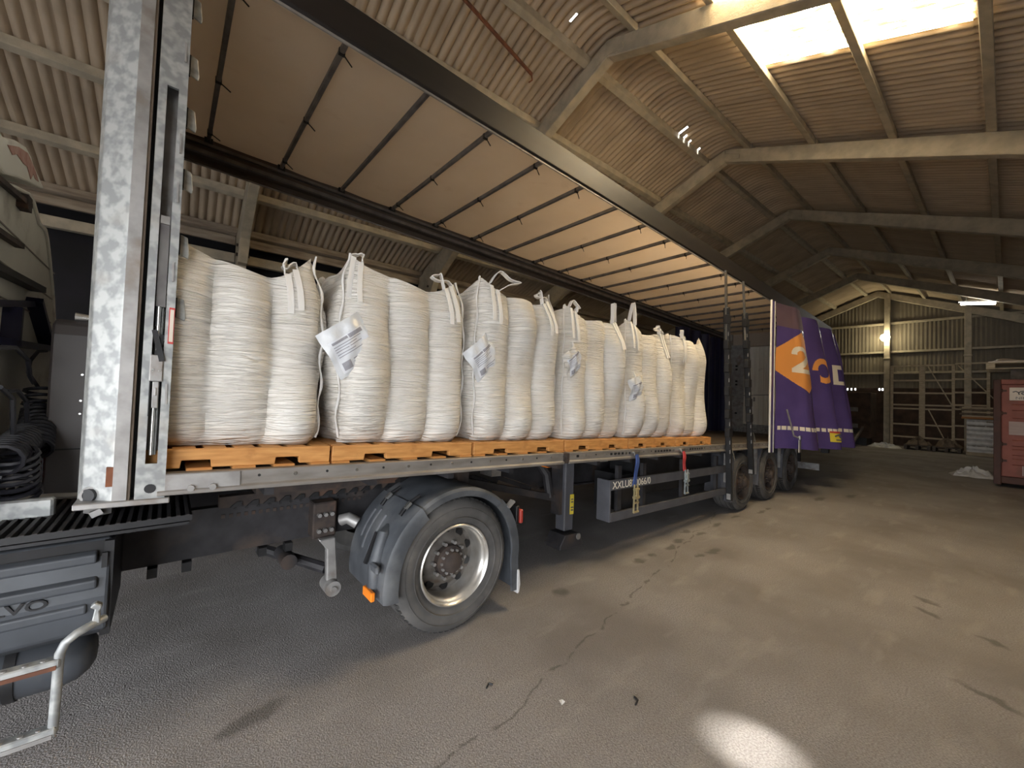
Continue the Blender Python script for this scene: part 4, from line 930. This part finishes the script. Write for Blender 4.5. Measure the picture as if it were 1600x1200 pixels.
mb = MB(); mb.box(WX-.675, WX-.645, 2.62, 2.77, .425, .485); KP('orange_marker', mb, 'orange_lens', bevel=.006)
mb = MB(); mb.bar((WX-.645, 2.74, .48), (WX-.61, 2.76, .60), .02, .03); KP('marker_bracket', mb, 'black_steel')
mb = MB(); mb.box(WX+.63, WX+.665, 2.62, 2.80, .71, .83); KP('red_tail_lamp', mb, 'red_lens', bevel=.008)
mb = MB(); mb.box(WX+.60, WX+.635, 2.64, 2.86, .70, .86); KP('lamp_housing', mb, 'black_steel', bevel=.006)
mb = MB(); mb.box(WX+.50, WX+.60, 2.592, 2.602, .90, .915); mb = MB(); mb.bar((WX+.46, 2.60, .885), (WX+.52, 2.60, .93), .05, .02); KP('mudguard_clamp', mb, 'dull_steel')
mb = MB(); mb.bar((WX-.2, 3.2, 1.08), (WX-.2, 3.45, .95), .05, .05); KP('mudguard_stay', mb, 'black_steel')
# chequer catwalk of slats behind the cab
cw = None
for k in range(26):
    x = -.86+.0385*k
    mb = MB(); mb.box(x, x+.016, 2.78, 4.1, 1.095, 1.125); 
    if cw is None: cw = KP('catwalk_slat', mb, 'dark_steel'); x0_ = x
    else: copy_obj(cw, tk.o, (x-x0_, 0, 0))
mb = MB(); mb.box(-.9, .13, 2.778, 2.786, 1.092, 1.122); mb.box(.12, .13, 2.78, 4.1, 1.092, 1.122); KP('catwalk_edge', mb, 'black_steel')
mb = MB(); mb.box(-.9, .12, 2.82, 4.1, 1.06, 1.075); KP('catwalk_tray', mb, 'black_steel')
mb = MB(); mb.bar((-.75, 3.18, 1.16), (-.42, 3.14, 1.165), .05, .10); KP('alloy_step', mb, 'galvanised', bevel=.01)
mb = MB(); mb.bar((-.29, 3.1, 1.145), (-.22, 2.98, 1.15), .05, .04); mb.bar((-.27, 2.96, 1.14), (-.23, 2.96, 1.16), .05, .03); KP('fixing_clip', mb, 'dull_steel')
# battery box cover with ribs and raised maker's lettering
mb = MB(); mb.prism([(2.765, .985), (2.735, .80), (2.745, .64), (2.80, .60), (3.38, .60), (3.38, 1.055), (2.80, 1.055)], 'x', -1.15, -.175); bb = KP('battery_box', mb, 'cover_plastic', bevel=.012, seg=2)
mb = MB(); mb.prism([(2.79, 1.05), (2.755, .985), (2.79, .985)], 'x', -1.15, -.19); KP('box_top_lip', mb, 'black_steel', sub=bb)
for z0, x1 in ((.865, -.215), (.755, -.245), (.985, -.22)):
    mb = MB(); mb.prism([(2.76, z0-.032), (2.722, z0-.020), (2.722, z0+.020), (2.76, z0+.034)], 'x', -1.1, x1); KP('box_rib', mb, 'cover_plastic', sub=bb, bevel=.008, seg=2)
mb = text_mb('VOLVO', .062, (-.660, 2.738, .797), (1.42, 0, .0), (0, -.04, 1), .014, True); KP('raised_lettering', mb, 'black_steel', sub=bb)
mb = MB(); mb.box(-.20, -.165, 2.765, 3.38, .60, 1.05); KP('box_end', mb, 'black_steel', sub=bb)
mb = MB(); mb.box(-.205, -.185, 2.745, 2.765, .93, 1.0); KP('box_latch', mb, 'black_steel', sub=bb)
# air tank below
mb = MB(); mb.lathe([(0, 0.135), (.05, .13), (.09, .11), (.12, .07), (.132, .02), (.133, -.7), (0, -.75)], (-.345, 2.93, .475), 'x', 36); at_ = KP('air_tank', mb, 'cover_plastic', smooth=60)
mb = MB(); mb.lathe([(.134, 0), (.140, .0), (.140, .035), (.134, .035)], (-.50, 2.93, .475), 'x', 36, closed=True); KP('tank_strap', mb, 'black_steel', sub=at_, smooth=True)
# folding step ladder
mb = MB()
lx = [(-.175, 2.63, .735), (-.215, 2.585, .735), (-.255, 2.56, .725), (-.285, 2.555, .70), (-.300, 2.555, .66), (-.302, 2.555, .60), (-.306, 2.555, .335)]
mb.tube(lx, .017, 12); ld = KP('step_ladder', mb, 'galvanised', smooth=True)
mb = MB(); mb.tube([(x-.42 if i > 3 else -.72-(x+.30), y, z) for i, (x, y, z) in enumerate(lx)], .017, 12); KP('ladder_side', mb, 'galvanised', sub=ld, smooth=True)
for z in (.628, .345):
    mb = MB(); mb.box(-.735, -.295, 2.53, 2.58, z-.018, z+.018); rg = KP('ladder_rung', mb, 'galvanised', sub=ld, bevel=.005)
    for x in (-.345, -.395, -.45, -.505, -.56):
        mb = MB(); mb.cyl((x, 2.548, z+.016), (x, 2.548, z+.023), .009, 10); KP('rung_stud', mb, 'dull_steel', sub=ld)
    mb = MB(); mb.box(-.73, -.305, 2.524, 2.531, z-.020, z-.004); KP('rung_rust', mb, 'rust' if z > .5 else 'dull_steel', sub=ld)
mb = MB(); mb.prism([(-.215, .735), (-.185, .735), (-.190, .79), (-.183, .80), (-.183, .815), (-.205, .828), (-.222, .812), (-.205, .80), (-.207, .79)], 'y', 2.585, 2.62); KP('ladder_hook', mb, 'galvanised', bevel=.004)
# cab back wall and roof fairing
CX = -.78
cab = [(2.70, 1.15), (2.70, 2.90), (3.0, 2.93), (3.64, 2.95), (3.93, 3.03), (4.20, 3.09), (4.33, 3.085), (4.45, 3.03), (4.52, 2.99), (4.72, 3.00), (4.80, 2.95), (4.87, 2.88), (5.02, 2.70), (5.14, 2.54), (5.36, 2.12), (5.42, 1.15)]
mb = MB(); mb.prism(cab, 'x', CX-1.6, CX); cb = KP('cab', mb, 'cab_white', bevel=.03, seg=3)
mb = MB()
pts = [(CX+.004, y, z) for (y, z) in cab[3:15]]; mb.tube([Vector(p)+Vector((0, -.02, -.02)) for p in pts], .014, 8); KP('cab_edge_trim', mb, 'cab_white', sub=cb, smooth=True)
for z in (2.72, 2.50, 2.30):
    mb = MB(); mb.box(CX, CX+.006, 2.8, 5.12, z, z+.008); KP('panel_seam', mb, 'sack_grey', sub=cb)
fa = [(2.70, 3.05), (2.75, 3.18), (3.57, 3.17), (3.81, 3.265), (4.0, 3.315), (4.12, 3.31), (4.18, 3.285), (4.46, 3.245), (4.50, 3.225), (4.47, 3.215), (4.14, 3.13), (3.87, 3.06), (3.64, 2.99), (2.72, 2.96)]
mb = MB(); mb.prism(fa, 'x', CX-1.2, CX+.02); ff = KP('roof_fairing', mb, 'cab_white', bevel=.012, seg=2)
mb = MB(); mb.prism([(3.62, 3.155), (3.82, 3.235), (4.02, 3.285), (4.13, 3.27), (4.24, 3.245), (4.33, 3.215), (4.24, 3.20), (4.18, 3.215), (4.13, 3.155), (4.09, 3.175), (4.03, 3.20), (3.95, 3.185), (3.80, 3.18), (3.72, 3.14)], 'x', CX+.02, CX+.024); KP('scraped_patch', mb, 'scrape', sub=ff)
mb = MB(); mb.bar((CX+.03, 2.9, 2.84), (CX+.03, 4.10, 2.97), .03, .03, up=(1, 0, 0)); mb.box(CX, CX+.05, 3.96, 4.06, 2.91, 3.0); KP('hinge_arm', mb, 'rusty_frame')
mb = MB(); mb.bar((CX+.03, 3.2, 2.405), (CX+.03, 4.45, 2.475), .04, .085, up=(1, 0, 0)); KP('grab_rail', mb, 'black_steel')
mb = MB(); mb.bar((CX+.03, 3.4, 2.62), (CX+.03, 3.95, 2.66), .03, .04, up=(1, 0, 0)); KP('hose_clip', mb, 'rusty_frame')
# dark trapezoid bracket
def xbar(a, b, w_): mb.bar((CX+.03, a[0], a[1]), (CX+.03, b[0], b[1]), .04, w_, up=(1, 0, 0))
mb = MB(); xbar((3.3, 2.20), (4.40, 2.36), .03); xbar((4.33, 2.38), (4.80, 2.10), .10); xbar((3.3, 2.02), (5.30, 2.09), .10); xbar((3.86, 2.26), (3.84, 2.03), .10); KP('hose_bracket', mb, 'curtain_navy')
mb = MB(); mb.box(CX+.0, CX+.03, 3.0, 5.35, 1.22, 1.45); KP('cab_sill', mb, 'sack_brown', sub=cb)
# coiled air lines
def coil(p0, p1, r, turns, rad, name):
    p0, p1 = Vector(p0), Vector(p1); d = (p1-p0).normalized(); nx = d.cross(Vector((1, 0, .2))).normalized(); ny = d.cross(nx)
    pts = [p0+(p1-p0)*(i/(turns*12))+(nx*cos(2*pi*i/12)+ny*sin(2*pi*i/12))*r for i in range(turns*12+1)]
    mb = MB(); mb.tube(pts, rad, 5); return KP(name, mb, 'hose_black', smooth=True)
HX = -.60
def hp(px_, py_):     # a point on the hose plane read off where the hoses hang
    return None
coil((HX, 3.05, 1.42), (HX, 3.62, 1.50), .075, 14, .011, 'coiled_air_line')
coil((HX+.05, 3.42, 1.42), (HX, 3.80, 1.62), .07, 11, .011, 'coiled_air_line')
coil((HX, 3.70, 1.55), (HX, 3.74, 1.78), .055, 6, .010, 'coiled_air_line')
coil((HX+.03, 3.25, 1.20), (HX+.03, 3.15, 1.45), .08, 7, .011, 'coiled_air_line')
mb = MB(); mb.tube([(HX, 3.72, 1.78), (HX-.02, 3.60, 1.86), (HX-.03, 3.68, 1.93), (HX-.03, 3.86, 2.0), (HX-.05, 4.2, 2.02)], .010, 6); KP('air_line', mb, 'hose_black', smooth=True)
mb = MB(); mb.tube([(HX, 3.62, 1.80), (HX, 3.52, 1.84), (HX, 3.46, 1.93), (HX, 3.2, 1.98), (HX, 2.9, 1.96)], .011, 6); KP('air_line', mb, 'hose_black', smooth=True)
mb = MB(); mb.tube([(HX, 3.1, 1.76), (HX, 3.3, 1.76), (HX, 3.48, 1.70), (HX, 3.53, 1.58)], .011, 6); KP('air_line', mb, 'hose_black', smooth=True)
mb = MB(); mb.tube([(HX, 3.0, 1.78), (HX, 3.22, 1.72), (HX, 3.28, 1.5)], .011, 6); KP('air_line', mb, 'hose_black', smooth=True)
# tall grey tank unit between cab and trailer
mb = MB(); mb.prism([(3.62, 1.13), (4.4, 1.13), (4.4, 2.20), (3.70, 2.20), (3.64, 2.17), (3.62, 2.10)], 'x', -.545, -.33); gb = KP('tank_cabinet', mb, 'grey_paint', bevel=.012)
mb = MB(); mb.box(-.548, -.32, 3.615, 4.4, 1.40, 1.41); KP('cabinet_seam', mb, 'black_steel', sub=gb)
for y, z in ((3.612, 1.86), (3.612, 1.70), (3.612, 1.62)):
    mb = MB(); mb.cyl((-.405, y-.004, z), (-.405, y+.006, z), .006, 8); KP('cabinet_screw', mb, 'bright_steel', sub=gb)
mb = MB(); mb.tube([(-.46, 3.7, 2.22), (-.40, 3.7, 2.22), (-.33, 3.7, 2.215)], [.03, .022, .022], 10); KP('chrome_cap', mb, 'bright_steel', smooth=True)
mb = MB(); mb.box(-.585, -.555, 3.62, 3.68, 1.22, 1.37); KP('red_coupling', mb, 'red_plastic', bevel=.006)
mb = MB(); mb.bar((-.60, 3.62, 1.20), (-.575, 3.63, 1.38), .02, .03); mb.bar((-.58, 3.63, 1.36), (-.545, 3.63, 1.55), .012, .02); KP('lever_rod', mb, 'dull_steel')
mb = MB(); mb.tube([(-.62, 3.5, 1.14), (-.55, 3.52, 1.145), (-.48, 3.55, 1.14), (-.36, 3.5, 1.14)], .02, 6); KP('fallen_hose', mb, 'sack_grey', smooth=True)

# ================================================================== LOAD: PALLETS AND BULK BAGS
DK = 1.366
PX = [.25+1.105*k for k in range(6)]
PN = ['first', 'second', 'third', 'fourth', 'fifth', 'rearmost']
NY, FY = 3.235, 4.40
for row, yc in enumerate((NY, FY)):
    first = None
    for k, x in enumerate(PX):
        lab = ('honey-brown pallet under the %s' % ['front bulk bag beside the steel corner post', 'second bulk bag from the front', 'third bulk bag from the front', 'fourth bulk bag from the front', 'fifth bulk bag from the front', 'rearmost bulk bag']) if False else \
              'honey-brown pallet under the ' + ['front bulk bag beside the steel corner post', 'bulk bag second from the front post', 'bulk bag third from the front post', 'bulk bag fourth from the front post', 'bulk bag with the upright triangular loop', 'rearmost bulk bag'][k]
        if row: lab = 'pallet in the far row, hidden behind the near row of bulk bags'
        if row and k > 1 and k < 5: continue
        if row: lab = ['pallet of the far row against the front bulkhead', 'pallet of the far row behind the second near bag', '', '', '', 'rearmost pallet of the far row'][k]
        if k == 0: x = .345
        base = (x, yc, DK+SL*x)
        if k < 2: first = None
        if first is None: t = pallet(base, .91 if k == 0 else 1.08, 1.08, .122, lab, 'pallet_wood', False, 'pallets under the bulk bags'); t.o.rotation_euler = (0, math.atan(-SL), 0); first = t.o
        else: copy_tree(first, base, lab)
    if row == 0: P0_ = first

def bag(base, a, ax, H, ears, seed, label, lobes=(.07, .07), group='white bulk bags on the trailer', wave=.018, lean=0., loops=(), pouch=None, detail=True, sag=.10):
    r_ = random.Random(seed); ph = [r_.uniform(0, 6.28) for _ in range(24)]; am = [r_.uniform(.7, 1.3) for _ in range(24)]
    t = thing('bulk_bag', label, 'bulk bag', base, False, group); bx, by, bz = base
    NP = 4*36
    dirs = [((0, -1), (1, 0)), ((1, 0), (0, 1)), ((0, 1), (-1, 0)), ((-1, 0), (0, -1))]   # outward normal, running direction
    def rim(s):
        i = int(s) % 4; tt = 2*(s-int(s))-1
        c0, c1 = ears[i], ears[(i+1) % 4]                # corner at tt=-1 and at tt=+1
        w0 = max(0, -tt); w1 = max(0, tt)
        return H*.90 + c0*(w0**2.1) + c1*(w1**2.1) + .02*sin(5*tt+ph[i])
    def pos(s, k, off=0.):
        i = int(s) % 4; tt = 2*(s-int(s))-1; n, d = dirs[i]; hw = (ax if d[0] else a); hn = (a if d[0] else ax)
        zr = rim(s); z = k*zr; zn = z/H
        shoulder = max(0, (zn-.74)/.26); low = max(0, 1-zn/.16)
        ls = abs(cos(1.5*pi*tt+.18*sin(5*zn+ph[i])*(1-abs(tt))))**.5
        lobe = (lobes[0] if i % 2 == 0 else lobes[1])*ls*(1-.75*min(1, shoulder)**1.2)*(1-.55*low*low)*(.85+.30*sin(6.5*zn*am[i]+ph[4+i*3+int((tt+1)*1.4999)]))
        und = wave*sin(9*zn*am[8+i]+ph[8+i*3+int((tt+1)*1.4999)])*ls
        cr = max(0, (abs(tt)-.84)/.16); rnd_ = .030*cr*cr
        sc = 1-.035*low**2-.10*min(1, shoulder)**1.6-.02*abs(zn-.45)
        ns_ = hn*sc+lobe+und-rnd_+off; ts_ = hw*sc*tt*(1-.02*cr)
        bot = .035*max(0, 1-z/.06)
        x = n[0]*(ns_-bot)+d[0]*ts_; y = n[1]*(ns_-bot)+d[1]*ts_
        return Vector((bx+x+lean*zn*zn, by+y, bz+z+SL*x+.002))
    mb = MB(); NR = 44
    rows = [(0, .0), (0, .6)]
    vs = []; fs = []
    for j in range(NR+1):
        k = (j/NR)**.92
        for q in range(NP): vs.append(pos(4*q/NP, k))
    # inside of the collar and the domed top of the filling
    cxy = Vector((bx+lean, by, 0))
    for (f, dz) in ((.965, -.015), (.93, -sag), (.78, -sag*.9), (.50, -sag*.55), (.2, -sag*.3), (.02, -sag*.25)):
        for q in range(NP):
            s = 4*q/NP; p = pos(s, 1.0); h = bz+H*.90
            zz = p.z+dz if f > .95 else (p.z*(f-.5)/.5+h*(1-f)/.5+dz if f > .5 else h+dz)
            vs.append(Vector((cxy.x+(p.x-cxy.x)*f, cxy.y+(p.y-cxy.y)*f, zz)))
    tot = NR+1+6
    for j in range(tot-1):
        for q in range(NP): fs.append((j*NP+q, j*NP+(q+1) % NP, (j+1)*NP+(q+1) % NP, (j+1)*NP+q))
    fs.append(tuple(range(NP))[::-1]); fs.append(tuple((tot-1)*NP+q for q in range(NP)))
    mb.add(vs, fs); body = part(t, 'bag_body', mb, 'fabric', smooth=75)
    def ribbon(pts, wd, width, name, th=.006, mat='webbing', sub=None):
        mb = MB(); wd = Vector(wd).normalized(); n = len(pts); V = []; F = []
        for i, p in enumerate(pts):
            p = Vector(p); tn = (Vector(pts[min(i+1, n-1)])-Vector(pts[max(i-1, 0)])).normalized(); nn = tn.cross(wd).normalized()
            w2 = nn.cross(tn).normalized()
            for (x, y) in ((-1, -1), (1, -1), (1, 1), (-1, 1)): V.append(p+w2*(x*width/2)+nn*(y*th/2))
        for i in range(n-1):
            for q in range(4): F.append((i*4+q, i*4+(q+1) % 4, i*4+4+(q+1) % 4, i*4+4+q))
        F.append((0, 1, 2, 3)); F.append(tuple((n-1)*4+q for q in (3, 2, 1, 0)))
        mb.add(V, F); return part(t, name, mb, mat, sub=sub, smooth=30)
    # corner seams of the near side
    for s in (.002, .998):
        pts = [pos(s, k, .010)+Vector(((-1 if s < .5 else 1)*(.012+.010*sin(26*k+ph[2])), -.006, 0)) for k in [i/30 for i in range(1, 31)]]
        mb = MB(); mb.tube(pts, [.007+.003*sin(40*i/30.+ph[3]) for i in range(30)], 6); part(t, 'corner_seam', mb, 'webbing', smooth=True)
    for (side, tpos, kind, p) in loops:
        # stitched-on webbing running down the wall from the rim and the loop above it
        s0 = side+tpos
        for ds in (-.035, .035):
            ribbon([pos(s0+ds*.9, k, .010) for k in (.76, .82, .88, .94, .985, 1.0)], (1, 0, 0) if side % 2 == 0 else (0, 1, 0), .035, 'stitched_webbing')
        A = pos(s0-.05, 1.0, .0); B_ = pos(s0+.05, 1.0, .0); mid = (A+B_)/2
        top = mid+Vector(p)
        if kind == 'tri': pts = [A, A*.5+top*.5+Vector((-.01, 0, 0)), top+Vector((-.012, 0, .0)), top+Vector((.012, 0, 0)), B_*.5+top*.5+Vector((.015, 0, 0)), B_]
        elif kind == 'up': pts = [A, A*.6+top*.4, top+Vector((-.02, 0, -.01)), top, top+Vector((.02, 0, -.01)), B_*.6+top*.4, B_]
        else: pts = [A, A*.7+mid*.3+Vector((p[0]*.3, p[1]*.3, abs(p[2])+.05)), mid*.4+top*.6+Vector((0, 0, .045)), top, mid*.4+top*.6+Vector((0, 0, .0)), B_*.7+mid*.3+Vector((p[0]*.25, p[1]*.25, .03)), B_]
        fine = []
        for i in range(25): fine.append(Vector(spline([tuple(v) for v in pts], i/24)))
        ribbon(fine, (.25, 1, 0), .058, 'lifting_loop', .007)
    if pouch:
        s, k, sz, ang, mat = pouch
        c = pos(s, k, .045); e1 = Vector((1, .05, 0)); e2 = Vector((0, -.10, 1)); ca, sa = cos(ang), sin(ang)
        def PP(u, v, o=0.):
            X = u*ca-v*sa; Z = u*sa+v*ca
            return c+e1*(X*sz[0])+e2*(Z*sz[1])+Vector((0, -.03*(1-(u*u+v*v))-.012*sin(7*u+2)*cos(5*v)-o, 0))
        mb = MB(); mb.grid(lambda p, q: PP(2*p-1, 2*q-1), 14, 14); po = part(t, 'document_pouch', mb, mat, smooth=True, label='white plastic document pouch')
        mb = MB(); mb.grid(lambda p, q: PP(-.8+1.6*p, -.85+1.35*q, .004), 12, 12); part(t, 'printed_sheet', mb, 'paper', sub=po, smooth=True)
        mb = MB()
        for (u0, u1, v0, v1) in ((-.7, .0, .34, .44), (.05, .7, .30, .46), (-.7, .55, .22, .25), (-.7, .3, .12, .15), (-.7, .5, .02, .05), (-.7, .1, -.10, -.07), (-.7, .45, -.2, -.17), (-.72, -.35, -.75, -.42), (-.2, .5, -.5, -.46), (-.2, .3, -.62, -.58)):
            mb.grid(lambda p, q: PP(u0+(u1-u0)*p, v0+(v1-v0)*q, .007), 5, 2)
        part(t, 'printed_lines', mb, 'print_grey', sub=po, kind='stuff')
        pts = [pos(s, k+.14, .02), c+Vector((.0, .0, .10))]; mb = MB(); mb.tube(pts, .010, 6); part(t, 'pouch_tie', mb, 'webbing')
    return t
BZ = lambda x: DK+.122+SL*x
AX = .492; AY = .425
BL = ['front bulk bag, half in shadow beside the steel corner post', 'bulk bag second from the post, large white pouch at its left corner', 'bulk bag third from the post, printed label and loop flopping right', 'bulk bag fourth from the post, short loop standing straight up', 'bulk bag fifth from the post, upright triangular lifting loop', 'rearmost bulk bag, wide at the foot, next to the empty deck']
def B_(k, H, ears, loops, pouch=None, dx=0., ax=AX, **kw):
    x = PX[k]+dx; bag((x, NY+.0, BZ(x)), AY, ax, H, ears, 11+k, BL[k], loops=loops, pouch=pouch, **kw)
# corner order: near-left, near-right, far-right, far-left
B_(0, 1.12, (.22, .20, .22, .26), [(0, .80, 'flop', (-.05, -.03, .02))], dx=.06, ax=.44, lobes=(.130, .042), sag=.16)
B_(1, 1.30, (.16, .12, .14, .12), [(0, .06, 'up', (.03, .02, .05)), (0, .86, 'flop', (-.16, -.02, .05))], (.03, .505, (.155, .165), .62, 'poly_film'), lobes=(.130, .042))
B_(2, 1.42, (.15, .17, .12, .10), [(0, .14, 'flop', (.26, -.05, .08)), (0, .84, 'flop', (-.12, 0, .05))], (.03, .50, (.145, .15), .70, 'poly_film'), lobes=(.130, .042))
B_(3, 1.43, (.10, .12, .20, .12), [(0, .88, 'up', (.0, .0, .22)), (0, .10, 'flop', (.1, 0, .03))], (.05, .58, (.12, .14), .6, 'fabric'), lobes=(.130, .042))
B_(4, 1.46, (.12, .14, .12, .12), [(0, .10, 'tri', (.02, 0, .24)), (0, .86, 'flop', (-.14, 0, .05))], (.05, .42, (.14, .13), .3, 'poly_film'), lobes=(.130, .042))
B_(5, 1.52, (.06, .12, .14, .08), [(0, .20, 'flop', (-.05, 0, .06))], dx=.0, lobes=(.120, .06), lean=-.03)
FL = 'bulk bag of the far row, glimpsed between the near bags'
for k, H, e in ((0, 1.33, (.16, .10, .1, .2)), (1, 1.18, (.14, .1, .1, .1)), (5, 1.34, (.1, .1, .1, .1))):
    x = PX[k]; bag((x, FY, BZ(x)), AY, AX, H, e, 40+k, ['bulk bag of the far row, its peak rising behind the front bag', 'bulk bag of the far row, glimpsed between first and second near bags', 'bulk bag of the far row hidden behind the rearmost near bag'][k if k < 2 else 2], lobes=(.06, .055))

# ratchet straps hung on the side rail
def strap(x, zlen, mat, bmat, label):
    z0 = 1.345+SL*x; t = thing('ratchet_strap', label, 'strap', (x, 2.60, z0), False)
    mb = MB(); mb.box(x-.05, x+.05, 2.592, 2.63, z0-.01, z0+.012); mb.box(x-.05, x+.05, 2.59, 2.60, z0-.035, z0+.012); part(t, 'rail_hook', mb, 'bright_steel', bevel=.002)
    kx = .07 if 'red' in label else -.02
    mb = MB()
    pts = [(x+kx*(i/10)**2+.006*sin(i), 2.588-.012*sin(i*.5), z0-.02-zlen*i/10) for i in range(11)]
    V = []; F = []
    for i, p in enumerate(pts):
        V += [(p[0]-.028+.008*sin(i), p[1], p[2]), (p[0]+.028-.006*cos(i), p[1], p[2]), (p[0]+.028, p[1]+.014, p[2]), (p[0]-.028, p[1]+.014, p[2])]
    for i in range(10):
        for q in range(4): F.append((i*4+q, i*4+(q+1) % 4, i*4+4+(q+1) % 4, i*4+4+q))
    mb.add(V, F); part(t, 'webbing', mb, mat)
    ex = x+kx; zt_ = z0-.02-zlen; L_ = .30
    mb = MB()
    for sx in (-.032, .032):
        mb.prism([(ex+sx-.005, zt_+.02), (ex+sx+.005, zt_+.02), (ex+sx*1.15+.006, zt_-L_*.55), (ex+sx*1.3+.006, zt_-L_), (ex+sx*1.3-.006, zt_-L_), (ex+sx*1.0-.006, zt_-L_*.5)], 'y', 2.572, 2.592)
    rb = part(t, 'ratchet_frame', mb, bmat, bevel=.002)
    for f, r in ((.12, .016), (.42, .022), (.62, .012), (.97, .012)):
        mb = MB(); mb.cyl((ex-.045, 2.575, zt_-L_*f), (ex+.045, 2.575, zt_-L_*f), r, 10); part(t, 'ratchet_pin', mb, bmat, sub=rb, smooth=40)
    mb = MB(); mb.box(ex-.022, ex+.022, 2.555, 2.57, zt_-L_*.45, zt_-L_*.08); part(t, 'ratchet_handle', mb, bmat, sub=rb)
strap(4.13, .36, 'strap_blue', 'brass', 'blue ratchet strap with brass buckle hanging over the side guard')
strap(5.24, .27, 'strap_red', 'zinc', 'red ratchet strap with zinc buckle hanging from the side rail')
# odds and ends on the floor
mb = MB(); mb.tube([(1.58, 2.0, .008), (1.61, 2.02, .012), (1.63, 2.0, .008)], .006, 6); solo('bark_scrap', 'small dark curled scrap on the floor in front of the wheel', 'debris', mb, 'black_steel', (1.6, 2.0, 0))
mb = MB(); mb.tube([(2.2, 1.35, .006), (2.24, 1.36, .01), (2.25, 1.39, .006)], .006, 6); solo('twig_scrap', 'tiny dark twig on the bare floor at centre', 'debris', mb, 'black_steel', (2.2, 1.35, 0))
mb = MB(); mb.add([(1.85, 1.62, .004), (1.88, 1.62, .012), (1.885, 1.65, .006), (1.855, 1.65, .014)], [(0, 1, 2, 3)]); solo('paper_scrap', 'small white scrap of paper on the floor', 'debris', mb, 'paper', (1.86, 1.63, 0))
